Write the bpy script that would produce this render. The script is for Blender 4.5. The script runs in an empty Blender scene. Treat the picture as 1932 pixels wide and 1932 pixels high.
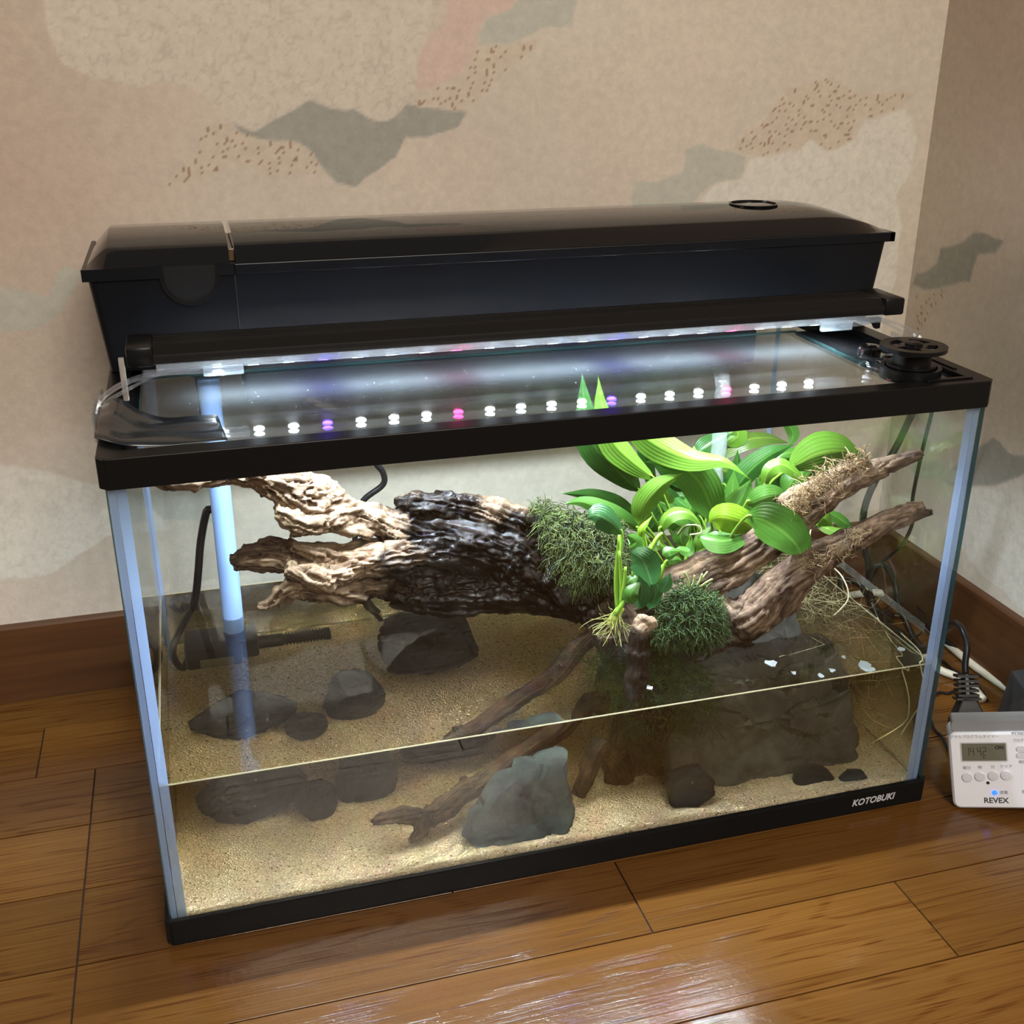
import bpy, bmesh, math, random
import numpy as np
from mathutils import Vector, Matrix

random.seed(7)
rng = np.random.default_rng(7)
sc = bpy.context.scene
col = sc.collection

# ------------------------------------------------------------------ camera
F_PX = 2123.94                       # focal length in pixels of the 1932 px frame
CAM = Vector((0.0611, -0.652, 0.5852))
_a, _b, _c = 0.2772, 0.3986, 0.0014  # yaw, downward pitch, roll
FW = Vector((math.sin(_a)*math.cos(_b), math.cos(_a)*math.cos(_b), -math.sin(_b)))
_r = Vector((math.cos(_a), -math.sin(_a), 0)); _u = _r.cross(FW)
RT = _r*math.cos(_c) + _u*math.sin(_c)
UP = -_r*math.sin(_c) + _u*math.cos(_c)
cam = bpy.data.cameras.new('camera'); cam_ob = bpy.data.objects.new('camera', cam); col.objects.link(cam_ob)
cam.sensor_width = 36; cam.lens = 36*F_PX/1932; cam.clip_start = .01
_m = Matrix((RT, UP, -FW)).transposed().to_4x4(); _m.translation = CAM
cam_ob.matrix_world = _m
sc.camera = cam_ob

# ------------------------------------------------------------------ world, lights, exposure
vs = sc.view_settings
vs.view_transform = 'Standard'; vs.look = 'None'; vs.gamma = 1.0; vs.use_curve_mapping = False
vs.exposure = 0.0
w = bpy.data.worlds.new('room_world'); sc.world = w; w.use_nodes = True
bg = w.node_tree.nodes['Background']
bg.inputs[0].default_value = (1.0, .88, .76, 1); bg.inputs[1].default_value = .105

def lamp(name, kind, loc, target, energy, color, size=.5, size_y=None, spread=None):
    L = bpy.data.lights.new(name, kind); L.energy = energy; L.color = color
    if kind == 'AREA':
        L.size = size
        if size_y: L.shape = 'RECTANGLE'; L.size_y = size_y
        if spread: L.spread = spread
    o = bpy.data.objects.new(name, L); col.objects.link(o); o.location = loc
    o.rotation_euler = (Vector(target)-Vector(loc)).to_track_quat('-Z', 'Y').to_euler()
    return o
lamp('ceiling_lamp', 'AREA', (.42, -2.1, 1.75), (.4, .3, .3), 52, (1, .925, .83), .9)
lamp('left_fill', 'AREA', (-1.25, .12, .75), (0, .1, .1), 3.0, (1, .93, .82), .5, .7)  # unseen lamp added at the left to brighten the floor there
sc.cycles.use_denoising = True
sc.cycles.max_bounces = 14; sc.cycles.transmission_bounces = 12; sc.cycles.transparent_max_bounces = 40
sc.cycles.diffuse_bounces = 4; sc.cycles.glossy_bounces = 5; sc.cycles.volume_bounces = 0
sc.cycles.sample_clamp_indirect = 0.0
sc.cycles.blur_glossy = 0.3

# ------------------------------------------------------------------ point helpers
def at(px, py, x=None, y=None, z=None):
    d = FW + RT*((px-966)/F_PX) - UP*((py-966)/F_PX)
    if z is not None: t = (z-CAM.z)/d.z
    elif y is not None: t = (y-CAM.y)/d.y
    else: t = (x-CAM.x)/d.x
    return CAM + d*t
ZW = .127
def wat(px, py, x=None, y=None, z=None):
    """a point under water, seen through the front pane or the water surface (bent at the interface)"""
    d = (FW + RT*((px-966)/F_PX) - UP*((py-966)/F_PX)).normalized()
    H = CAM + d*((0.005-CAM.y)/d.y); N = Vector((0, -1, 0))
    if H.z > ZW: H = CAM + d*((ZW-CAM.z)/d.z); N = Vector((0, 0, 1))
    ci = -N.dot(d); e = 1/1.333; ct = math.sqrt(1-e*e*(1-ci*ci))
    d2 = d*e + N*(e*ci-ct)
    if z is not None: t = (z-H.z)/d2.z
    elif y is not None: t = (y-H.y)/d2.y
    else: t = (x-H.x)/d2.x
    return H + d2*t
def px_m(p):                         # pixels per metre at a point
    return F_PX/((Vector(p)-CAM).dot(FW))

# ------------------------------------------------------------------ numpy noise
_perm = rng.permutation(4096)
_grad = rng.normal(size=(4096, 3)); _grad /= np.linalg.norm(_grad, axis=1)[:, None]
def noise3(P):
    P = np.asarray(P, float); i = np.floor(P).astype(np.int64); f = P-i
    u = f*f*f*(f*(f*6-15)+10); out = 0
    def g(dx, dy, dz):
        h = _perm[(_perm[(_perm[(i[:, 0]+dx) & 4095]+i[:, 1]+dy) & 4095]+i[:, 2]+dz) & 4095]
        return (_grad[h]*(f-np.array([dx, dy, dz]))).sum(1)
    def lp(a, b, t): return a+(b-a)*t
    x00 = lp(g(0,0,0), g(1,0,0), u[:,0]); x10 = lp(g(0,1,0), g(1,1,0), u[:,0])
    x01 = lp(g(0,0,1), g(1,0,1), u[:,0]); x11 = lp(g(0,1,1), g(1,1,1), u[:,0])
    return lp(lp(x00, x10, u[:,1]), lp(x01, x11, u[:,1]), u[:,2])*1.6
def fbm(P, oct=4, gain=.5):
    P = np.asarray(P, float); s = 0; a = 1
    for k in range(oct): s = s+a*noise3(P*2**k+17.3*k); a *= gain
    return s

# ------------------------------------------------------------------ object helpers
def link(name, me, mat=None, parent=None, smooth=None):
    o = bpy.data.objects.new(name, me); col.objects.link(o)
    if mat:
        for m in (mat if isinstance(mat, (list, tuple)) else [mat]): me.materials.append(m)
    if smooth is True:
        me.polygons.foreach_set('use_smooth', np.ones(len(me.polygons), bool))
    elif smooth: me.shade_auto(smooth) if hasattr(me, 'shade_auto') else smooth_by_angle(me, smooth)
    if parent:
        o.parent = parent; o.matrix_parent_inverse = Matrix.Translation(-root_world(parent))
    return o
def root_world(p):
    v = Vector(p.location)
    return v if p.parent is None else v
def smooth_by_angle(me, ang):
    me.polygons.foreach_set('use_smooth', np.ones(len(me.polygons), bool))
    bm = bmesh.new(); bm.from_mesh(me)
    for e in bm.edges:
        e.smooth = not (len(e.link_faces) == 2 and e.calc_face_angle(0) > ang)
    bm.to_mesh(me); bm.free()
def tag(o, label=None, cat=None, group=None, kind=None):
    if label: o['label'] = label
    if cat: o['category'] = cat
    if group: o['group'] = group
    if kind: o['kind'] = kind
    return o
def thing(name, label, cat, loc=(0, 0, 0), group=None):
    o = bpy.data.objects.new(name, None); col.objects.link(o); o.location = loc; o.empty_display_size = .02
    return tag(o, label, cat, group)
class MB:
    """collects shapes; build() links them as one mesh object. World coordinates throughout."""
    def __init__(s): s.bm = bmesh.new(); s.uv = None
    def box(s, lo, hi, bev=0, seg=2, M=None):
        vs_ = bmesh.ops.create_cube(s.bm, size=1)['verts']
        lo = Vector(lo); hi = Vector(hi)
        for v in vs_: v.co = Vector((lo[i]+(v.co[i]+.5)*(hi[i]-lo[i]) for i in range(3)))
        if bev:
            es = list({e for v in vs_ for e in v.link_edges})
            r = bmesh.ops.bevel(s.bm, geom=es, offset=bev, segments=seg, profile=.5, affect='EDGES')
            vs_ = list({v for f in r['faces'] for v in f.verts} | {v for v in vs_ if v.is_valid})
        if M is not None:
            for v in vs_: v.co = M @ v.co
        return s
    def loft(s, rings, caps=True, close=True):
        R = [[s.bm.verts.new(p) for p in ring] for ring in rings]
        n = len(R[0])
        for a, b in zip(R, R[1:]):
            for k in range(n if close else n-1):
                s.bm.faces.new((a[k], a[(k+1) % n], b[(k+1) % n], b[k]))
        if caps and close:
            s.bm.faces.new(R[0][::-1]); s.bm.faces.new(R[-1])
        return s
    def tube(s, path, rad, seg=10, flat=None, caps=True):
        P = [Vector(p) for p in path]; n = len(P)
        if not hasattr(rad, '__len__'): rad = [rad]*n
        up = None; rings = []
        for i in range(n):
            t = (P[min(i+1, n-1)]-P[max(i-1, 0)])
            if t.length < 1e-9: t = Vector((0, 0, 1))
            t.normalize()
            if up is None: up = t.orthogonal().normalized()
            up = (up-t*up.dot(t)); up = up.normalized() if up.length > 1e-6 else t.orthogonal().normalized()
            sd = t.cross(up)
            fx, fy = flat if flat else (1, 1)
            rings.append([P[i]+(up*math.cos(2*math.pi*k/seg)*fx+sd*math.sin(2*math.pi*k/seg)*fy)*rad[i] for k in range(seg)])
        return s.loft(rings, caps)
    def lathe(s, prof, c, seg=32, axis=None, caps=True):
        c = Vector(c); Q = Matrix() if axis is None else Vector((0, 0, 1)).rotation_difference(Vector(axis)).to_matrix().to_4x4()
        rings = [[c+Q @ Vector((r*math.cos(2*math.pi*k/seg), r*math.sin(2*math.pi*k/seg), z)) for k in range(seg)] for r, z in prof]
        return s.loft(rings, caps)
    def prism(s, poly, vec, bev=0):
        vec = Vector(vec); return s.loft([[Vector(p) for p in poly], [Vector(p)+vec for p in poly]])
    def ring(s, outer, inner, z0, z1):
        n = len(outer); V = s.bm.verts.new
        o0 = [V((x, y, z0)) for x, y in outer]; o1 = [V((x, y, z1)) for x, y in outer]
        i0 = [V((x, y, z0)) for x, y in inner]; i1 = [V((x, y, z1)) for x, y in inner]
        for k in range(n):
            j = (k+1) % n; f = s.bm.faces.new
            f((o0[k], o0[j], o1[j], o1[k])); f((i0[j], i0[k], i1[k], i1[j]))
            f((o1[k], o1[j], i1[j], i1[k])); f((o0[j], o0[k], i0[k], i0[j]))
        return s
    def build(s, name, mat=None, parent=None, smooth=None, bevel=0):
        bmesh.ops.recalc_face_normals(s.bm, faces=s.bm.faces)
        me = bpy.data.meshes.new(name); s.bm.to_mesh(me); s.bm.free()
        o = link(name, me, mat, parent, smooth)
        if bevel:
            b = o.modifiers.new('bevel', 'BEVEL'); b.width = bevel; b.segments = 2; b.limit_method = 'ANGLE'; b.angle_limit = .6
        return o
def spline(P, n):
    """Catmull-Rom through points (any dimension), n samples"""
    P = np.asarray(P, float); m = len(P)
    if m == 2: return [tuple(P[0]+(P[1]-P[0])*k/(n-1)) for k in range(n)]
    Q = np.vstack([2*P[0]-P[1], P, 2*P[-1]-P[-2]]); out = []
    for k in range(n):
        u = k/(n-1)*(m-1); i = min(int(u), m-2); t = u-i
        a, b, c, d = Q[i:i+4]
        out.append(tuple(.5*((2*b)+(c-a)*t+(2*a-5*b+4*c-d)*t*t+(3*b-3*c+d-a)*t**3)))
    return out

# ------------------------------------------------------------------ materials
def mat(name):
    m = bpy.data.materials.new(name); m.use_nodes = True; nt = m.node_tree; nt.nodes.clear()
    out = nt.nodes.new('ShaderNodeOutputMaterial'); return m, nt, out
def N(nt, t, **kw):
    n = nt.nodes.new(t)
    for k, v in kw.items():
        if k.startswith('_'): setattr(n, k[1:], v)
        else: n.inputs[k.replace('__', ' ')].default_value = v
    return n
def pbr(name, color, rough=.5, metal=0, spec=.5, coat=0, trans=0, emit=None, est=0, bump=None, var=None, sss=0):
    """bump=(scale, strength, distance)   var=(scale, amount): colour mottling"""
    m, nt, out = mat(name); p = N(nt, 'ShaderNodeBsdfPrincipled'); nt.links.new(p.outputs[0], out.inputs[0])
    p.inputs['Base Color'].default_value = (*color, 1); p.inputs['Roughness'].default_value = rough
    p.inputs['Metallic'].default_value = metal; p.inputs['Specular IOR Level'].default_value = spec
    p.inputs['Coat Weight'].default_value = coat; p.inputs['Transmission Weight'].default_value = trans
    if emit: p.inputs['Emission Color'].default_value = (*emit, 1); p.inputs['Emission Strength'].default_value = est
    tc = N(nt, 'ShaderNodeTexCoord')
    if var:
        n = N(nt, 'ShaderNodeTexNoise', Scale=var[0], Detail=6.0); nt.links.new(tc.outputs['Object'], n.inputs['Vector'])
        r = N(nt, 'ShaderNodeMix', _data_type='RGBA'); r.inputs['A'].default_value = (*[c*(1-var[1]) for c in color], 1); r.inputs['B'].default_value = (*[min(1, c*(1+var[1])) for c in color], 1)
        nt.links.new(n.outputs[0], r.inputs['Factor']); nt.links.new(r.outputs['Result'], p.inputs['Base Color'])
    if bump:
        n = N(nt, 'ShaderNodeTexNoise', Scale=bump[0], Detail=5.0); nt.links.new(tc.outputs['Object'], n.inputs['Vector'])
        b = N(nt, 'ShaderNodeBump', Strength=bump[1], Distance=bump[2]); nt.links.new(n.outputs[0], b.inputs['Height']); nt.links.new(b.outputs[0], p.inputs['Normal'])
    return m
def thin_glass(name, tint=(.975, .99, .985), ior=1.5, rough=0, frost=0, frost_col=(.8, .9, 1)):
    """clear sheet: straight-through transmission plus Fresnel reflection on each face"""
    m, nt, out = mat(name)
    geo = N(nt, 'ShaderNodeNewGeometry'); mr = N(nt, 'ShaderNodeMapRange'); mr.inputs[3].default_value = ior; mr.inputs[4].default_value = 1/ior
    nt.links.new(geo.outputs['Backfacing'], mr.inputs[0])
    fr = N(nt, 'ShaderNodeFresnel'); nt.links.new(mr.outputs[0], fr.inputs['IOR'])
    tr = N(nt, 'ShaderNodeBsdfTransparent'); tr.inputs[0].default_value = (*tint, 1)
    gl = N(nt, 'ShaderNodeBsdfGlossy', Roughness=rough); mx = N(nt, 'ShaderNodeMixShader')
    L = nt.links.new
    L(fr.outputs[0], mx.inputs[0]); L(gl.outputs[0], mx.inputs[2])
    if frost:
        df = N(nt, 'ShaderNodeBsdfDiffuse'); df.inputs[0].default_value = (*frost_col, 1)
        tl = N(nt, 'ShaderNodeBsdfTranslucent'); tl.inputs[0].default_value = (*frost_col, 1)
        a = N(nt, 'ShaderNodeMixShader', Fac=.5); L(df.outputs[0], a.inputs[1]); L(tl.outputs[0], a.inputs[2])
        b = N(nt, 'ShaderNodeMixShader', Fac=frost); L(tr.outputs[0], b.inputs[1]); L(a.outputs[0], b.inputs[2]); L(b.outputs[0], mx.inputs[1])
    else: L(tr.outputs[0], mx.inputs[1])
    L(mx.outputs[0], out.inputs[0]); return m

M_glass = thin_glass('tank_glass')
M_lid = thin_glass('lid_glass', (.975, .985, .98))
M_edge = thin_glass('glass_edge', (.35, .5, .5), frost=.35, frost_col=(.10, .24, .25))
M_silicone = thin_glass('clear_silicone', (.9, .95, 1), rough=.15, frost=.55, frost_col=(.52, .66, .92))  # bluish tint of the LED light put into the colour of clear silicone
M_acryl = thin_glass('clear_acrylic', (.9, .92, .94), frost=.085, frost_col=(.9, .92, 1))
M_lens = thin_glass('lamp_lens', (.9, .93, .95), frost=.22, frost_col=(.8, .85, .9), rough=.1)
M_black = pbr('black_plastic', (.007, .007, .007), .3, spec=.2, bump=(900, .05, .0003))
M_gloss = pbr('gloss_black_plastic', (.008, .008, .009), .06, spec=.6)
M_box = pbr('filter_black_plastic', (.005, .006, .008), .3, spec=.22)
M_alu = pbr('black_aluminium', (.009, .008, .0075), .38, spec=.22)
M_rubber = pbr('cable_black', (.009, .009, .009), .33, spec=.28)
M_white_cable = pbr('cable_white', (.62, .58, .45), .45)
M_tube = pbr('milky_tube', (.30, .47, .86), .4, var=(8, .05))  # blue cast of the LEDs put into the colour of a white tube
M_pump = pbr('pump_plastic', (.014, .015, .018), .45)
M_print = pbr('printed_silver', (.55, .55, .56), .4)

# ================================================================== SETTING
Y_WALL, X_WALL, BH = .372, .787, .079

# ---------- floor planks
def wood_mat():
    m, nt, out = mat('floor_oak'); L = nt.links.new
    tc = N(nt, 'ShaderNodeTexCoord'); oi = N(nt, 'ShaderNodeObjectInfo')
    add = N(nt, 'ShaderNodeVectorMath', _operation='MULTIPLY_ADD'); L(oi.outputs['Random'], add.inputs[0]); add.inputs[1].default_value = (7.3, 3.1, 5.7); L(tc.outputs['Object'], add.inputs[2])
    mp = N(nt, 'ShaderNodeMapping'); mp.inputs['Scale'].default_value = (1.7, 13, 8); L(add.outputs[0], mp.inputs[0])
    n1 = N(nt, 'ShaderNodeTexNoise', Scale=1.1, Detail=3.0, Distortion=.6); L(mp.outputs[0], n1.inputs['Vector'])
    wv = N(nt, 'ShaderNodeMath', _operation='MULTIPLY'); L(n1.outputs[0], wv.inputs[0]); wv.inputs[1].default_value = 84
    sn = N(nt, 'ShaderNodeMath', _operation='SINE'); L(wv.outputs[0], sn.inputs[0])
    mp2 = N(nt, 'ShaderNodeMapping'); mp2.inputs['Scale'].default_value = (9, 640, 60); L(add.outputs[0], mp2.inputs[0])
    n2 = N(nt, 'ShaderNodeTexNoise', Scale=1.0, Detail=4.0); L(mp2.outputs[0], n2.inputs['Vector'])
    mp3 = N(nt, 'ShaderNodeMapping'); mp3.inputs['Scale'].default_value = (3, 10, 8); L(add.outputs[0], mp3.inputs[0])
    n3 = N(nt, 'ShaderNodeTexNoise', Scale=1.0, Detail=3.0); L(mp3.outputs[0], n3.inputs['Vector'])
    # pores only appear on the early-wood bands
    band = N(nt, 'ShaderNodeMapRange'); L(sn.outputs[0], band.inputs[0]); band.inputs[1].default_value = .3; band.inputs[2].default_value = 1.0; band.inputs[4].default_value = .75
    pore = N(nt, 'ShaderNodeMapRange'); L(n2.outputs[0], pore.inputs[0]); pore.inputs[1].default_value = .40; pore.inputs[2].default_value = .70
    mul = N(nt, 'ShaderNodeMath', _operation='MULTIPLY'); L(band.outputs[0], mul.inputs[0]); L(pore.outputs[0], mul.inputs[1])
    fine = N(nt, 'ShaderNodeMapRange'); L(n2.outputs[0], fine.inputs[0]); fine.inputs[1].default_value = .35; fine.inputs[2].default_value = .7; fine.inputs[4].default_value = .45
    ad = N(nt, 'ShaderNodeMath', _operation='ADD', _use_clamp=True); L(mul.outputs[0], ad.inputs[0]); L(fine.outputs[0], ad.inputs[1])
    base = N(nt, 'ShaderNodeMix', _data_type='RGBA'); base.inputs['A'].default_value = (.112, .046, .0095, 1); base.inputs['B'].default_value = (.175, .078, .017, 1); L(n3.outputs[0], base.inputs['Factor'])
    hv = N(nt, 'ShaderNodeHueSaturation'); L(base.outputs['Result'], hv.inputs['Color'])
    rv = N(nt, 'ShaderNodeMapRange'); L(oi.outputs['Random'], rv.inputs[0]); rv.inputs[3].default_value = .78; rv.inputs[4].default_value = 1.12; L(rv.outputs[0], hv.inputs['Value'])
    dk = N(nt, 'ShaderNodeMix', _data_type='RGBA', _blend_type='MULTIPLY'); dk.inputs['B'].default_value = (.50, .36, .26, 1); L(ad.outputs[0], dk.inputs['Factor']); L(hv.outputs[0], dk.inputs['A'])
    p = N(nt, 'ShaderNodeBsdfPrincipled'); L(dk.outputs['Result'], p.inputs['Base Color'])
    p.inputs['Roughness'].default_value = .125; p.inputs['Specular IOR Level'].default_value = .26; p.inputs['Coat Weight'].default_value = .08; p.inputs['Coat Roughness'].default_value = .12
    nb = N(nt, 'ShaderNodeTexNoise', Scale=170.0, Detail=2.0); L(tc.outputs['Object'], nb.inputs['Vector'])
    b1 = N(nt, 'ShaderNodeBump', Strength=.07, Distance=.002); L(nb.outputs[0], b1.inputs['Height'])
    b2 = N(nt, 'ShaderNodeBump', Strength=.25, Distance=.0004, _invert=True); L(ad.outputs[0], b2.inputs['Height']); L(b1.outputs[0], b2.inputs['Normal'])
    L(b2.outputs[0], p.inputs['Normal']); L(b1.outputs[0], p.inputs['Coat Normal']); L(p.outputs[0], out.inputs[0]); return m
M_floor = wood_mat()
M_gap = pbr('floor_groove', (.035, .016, .007), .7)
floor = MB().box((-1.3, -1.5, -.03), (1.2, Y_WALL+.02, -.0018)).build('floor', M_gap)
tag(floor, 'glossy brown oak plank floor the aquarium stands on', kind='structure')
PW = .0783
joints = {0: [-.0637, .20], 1: [-.0637, .62], 2: [-.0637, .40], 3: [-.112, .33], -1: [-.0637, .3276, .70], -2: [-.0637, .5227], -3: [-.15, .25, .66], -4: [.05, .45], -5: [-.1, .3, .6]}
for row in range(-18, 5):
    y0 = -.0045+PW*row; y1 = min(y0+PW, Y_WALL)
    if y1-y0 < .005: continue
    js = [-1.3]+sorted(joints.get(row, [-.4+.13*(row % 5), .3+.13*(row % 3)]))+[1.2]
    for x0, x1 in zip(js, js[1:]):
        g = .0006; ch = .00018
        mb = MB()
        mb.loft([[(x0+g, y0+g, -.012), (x1-g, y0+g, -.012), (x1-g, y1-g, -.012), (x0+g, y1-g, -.012)],
                 [(x0+g, y0+g, -ch), (x1-g, y0+g, -ch), (x1-g, y1-g, -ch), (x0+g, y1-g, -ch)],
                 [(x0+g+ch, y0+g+ch, 0), (x1-g-ch, y0+g+ch, 0), (x1-g-ch, y1-g-ch, 0), (x0+g+ch, y1-g-ch, 0)]])
        mb.build('plank', M_floor, floor)

# ---------- wallpaper
def poly_mask(P2, poly):
    x, z = P2[:, 0], P2[:, 1]; inside = np.zeros(len(x), bool); n = len(poly)
    for i in range(n):
        (x1, z1), (x2, z2) = poly[i], poly[(i+1) % n]
        if z1 == z2: continue
        c = ((z1 > z) != (z2 > z)) & (x < (x2-x1)*(z-z1)/(z2-z1)+x1); inside ^= c
    return inside
def wall_mat():
    m, nt, out = mat('wallpaper'); L = nt.links.new
    at_ = N(nt, 'ShaderNodeAttribute', _attribute_name='pattern'); tc = N(nt, 'ShaderNodeTexCoord')
    n1 = N(nt, 'ShaderNodeTexNoise', Scale=130.0, Detail=6.0, Roughness=.65); L(tc.outputs['Object'], n1.inputs['Vector'])
    mr = N(nt, 'ShaderNodeMapRange'); L(n1.outputs[0], mr.inputs[0]); mr.inputs[1].default_value = .3; mr.inputs[2].default_value = .7; mr.inputs[3].default_value = .90; mr.inputs[4].default_value = 1.06
    mx = N(nt, 'ShaderNodeMix', _data_type='RGBA', _blend_type='MULTIPLY'); mx.inputs['Factor'].default_value = 1; L(at_.outputs['Color'], mx.inputs['A']); L(mr.outputs[0], mx.inputs['B'])
    p = N(nt, 'ShaderNodeBsdfPrincipled'); L(mx.outputs['Result'], p.inputs['Base Color']); p.inputs['Roughness'].default_value = .65; p.inputs['Specular IOR Level'].default_value = .25
    n2 = N(nt, 'ShaderNodeTexNoise', Scale=420.0, Detail=4.0); L(tc.outputs['Object'], n2.inputs['Vector'])
    b = N(nt, 'ShaderNodeBump', Strength=.22, Distance=.0012); L(n2.outputs[0], b.inputs['Height']); L(b.outputs[0], p.inputs['Normal'])
    L(p.outputs[0], out.inputs[0]); return m
M_wall = wall_mat()
CREAM = np.array([.63, .55, .45]); GREY = np.array([.36, .345, .295]); PINK = np.array([.63, .475, .40]); SAGE = np.array([.51, .49, .41]); PALE = np.array([.71, .66, .57]); TAN = np.array([.58, .46, .33]); SPK = np.array([.26, .16, .11])
def paint(P2, regions, pinkness):
    """P2: (n,2) wall coordinates; regions: list of (kind, polygon). Printed pattern; pinkness also puts the dimmer left wall end into the colour."""
    n = len(P2); P3 = np.column_stack([P2, np.zeros(n)])
    wx = fbm(P3*26, 2)*.0042; wz = fbm(P3*26+50, 2)*.0042
    Q = P2+np.column_stack([wx, wz])
    C = np.tile(CREAM, (n, 1))*(1+.07*fbm(P3*5, 3))[:, None]
    t = np.clip(fbm(P3*3.2+9, 3)*.9+.1, 0, 1)[:, None]; C = C*(1-t*.45)+PINK*t*.45
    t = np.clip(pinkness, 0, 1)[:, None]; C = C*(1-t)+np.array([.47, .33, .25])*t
    pais = np.abs(fbm(P3*70+3, 2)) ; pais = np.clip(1-pais*7, 0, 1)
    spots = fbm(P3*np.array([300, 300, 1])+31, 2)
    for kind, poly in regions:
        jit = ((-.0006, -.0006), (.0006, -.0006), (-.0006, .0006), (.0006, .0006), (0, 0))
        ms = np.mean([poly_mask(Q+np.array(j_), poly) for j_ in jit], axis=0); m = ms > .5; mm = ms[:, None]; C0 = C.copy()
        if kind == 'grey': C = C0*(1-mm)+(GREY*(1+.04*fbm(P3*60, 2))[:, None])*mm
        elif kind == 'sage': C = C0*(1-mm)+(SAGE)*mm
        elif kind == 'pink': C = C0*(1-mm)+(PINK*1.02)*mm
        elif kind == 'pale': C = C0*(1-mm)+(PALE*(1-.10*pais)[:, None])*mm
        elif kind == 'paisley': C = C0*(1-mm)+(CREAM*1.03*(1-.16*pais)[:, None])*mm
        elif kind == 'speck':
            C = C0*(1-mm)+(TAN*.4+CREAM*.6)*mm; s = m & (spots > .43); C[s] = SPK*1.35
    # small flecks everywhere
    fl = (fbm(P3*120+77, 1) > .93); C[fl] = C[fl]*.68
    return np.clip(C, 0, 1)
def wall_grid(name, us, vs_, f3, col_fn, mat_):
    U, V = np.meshgrid(us, vs_); nu, nv = len(us), len(vs_)
    P2 = np.column_stack([U.ravel(), V.ravel()]); P = f3(P2)
    idx = np.arange(nu*nv).reshape(nv, nu)
    Fc = np.stack([idx[:-1, :-1], idx[:-1, 1:], idx[1:, 1:], idx[1:, :-1]], -1).reshape(-1, 4)
    me = bpy.data.meshes.new(name); me.vertices.add(len(P)); me.vertices.foreach_set('co', P.astype(np.float32).ravel())
    me.loops.add(Fc.size); me.loops.foreach_set('vertex_index', Fc.ravel().astype(np.int32))
    me.polygons.add(len(Fc)); me.polygons.foreach_set('loop_start', (np.arange(len(Fc))*4).astype(np.int32))
    me.update(calc_edges=True)
    a = me.attributes.new('pattern', 'FLOAT_COLOR', 'POINT'); c = np.ones((len(P), 4), np.float32); c[:, :3] = col_fn(P2); a.data.foreach_set('color', c.ravel())
    return link(name, me, mat_)
def wp(pts): return [(at(x, y, y=Y_WALL).x, at(x, y, y=Y_WALL).z) for x, y in pts]
back_regions = [
    ('paisley', wp([(70, -20), (120, 120), (170, 150), (260, 160), (370, 165), (430, 225), (490, 245), (560, 205), (650, 215), (740, 225), (790, 175), (790, 120), (830, -20)])),
    ('pink', wp([(845, -20), (835, 40), (795, 95), (785, 170), (830, 160), (880, 125), (905, 85), (900, 60), (915, 35), (960, 20), (985, -20)])),
    ('sage', wp([(990, -20), (960, 20), (915, 40), (908, 85), (965, 80), (1020, 55), (1080, 45), (1095, -20)])),
    ('speck', wp([(905, 90), (880, 130), (830, 165), (775, 195), (840, 205), (870, 215), (910, 175), (960, 130), (1010, 95), (1020, 70), (965, 82)])),
    ('speck', wp([(430, 232), (390, 240), (360, 300), (315, 348), (395, 340), (440, 312), (510, 325), (560, 322), (620, 325), (590, 295), (560, 270), (500, 262)])),
    ('grey', wp([(437, 230), (485, 246), (520, 225), (565, 210), (590, 193), (625, 210), (665, 208), (700, 222), (735, 225), (760, 200), (810, 203), (850, 215), (885, 210), (865, 245), (810, 260), (765, 258), (745, 300), (700, 330), (668, 353), (640, 345), (600, 305), (565, 270), (500, 262), (455, 245)])),
    ('sage', wp([(1190, 375), (1200, 345), (1240, 340), (1285, 325), (1290, 290), (1325, 272), (1360, 280), (1410, 295), (1400, 335), (1350, 345), (1310, 380), (1290, 400), (1190, 400)])),
    ('speck', wp([(1375, 285), (1420, 245), (1465, 195), (1500, 165), (1560, 150), (1620, 175), (1730, 175), (1700, 200), (1620, 225), (1600, 265), (1560, 275), (1500, 285), (1440, 290)])),
    ('pale', wp([(1310, 400), (1350, 348), (1400, 338), (1420, 295), (1500, 290), (1530, 265), (1570, 277), (1610, 265), (1640, 225), (1705, 205), (1735, 260), (1715, 330), (1690, 370), (1700, 420), (1690, 520), (1660, 640), (1300, 640)])),
    ('sage', wp([(-60, 520), (0, 540), (90, 560), (120, 500), (160, 520), (110, 590), (60, 620), (-60, 640)])),
    ('sage', wp([(100, 1010), (150, 985), (260, 930), (420, 900), (420, 985), (330, 980), (220, 1005), (120, 1010)])),
    ('pale', wp([(-80, 860), (120, 900), (260, 940), (330, 1000), (200, 1010), (100, 1080), (-80, 1120)])),
]
dx = .0021
us = np.concatenate([np.arange(-1.25, -.28, .12), np.arange(-.28, X_WALL, dx), [X_WALL]])
vv = np.concatenate([np.arange(.0, .07, .03), np.arange(.07, .70, dx), np.arange(.72, 2.5, .2)])
def pink_dimL(P): return .9*np.clip((.10-P[:, 0])/.30, 0, 1)*np.clip((P[:, 1]-.25)/.2, 0, 1)  # dimming toward the upper left put into the wallpaper colour, pinker too
wall_back = wall_grid('wall_back', us, vv, lambda P: np.column_stack([P[:, 0], np.full(len(P), Y_WALL), P[:, 1]]), lambda P: paint(P, back_regions, pink_dimL(P)), M_wall)
tag(wall_back, 'cream wallpapered wall with grey cloud shapes behind the aquarium', kind='structure')
def wr(pts): return [(at(x, y, x=X_WALL).y, at(x, y, x=X_WALL).z) for x, y in pts]
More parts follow.
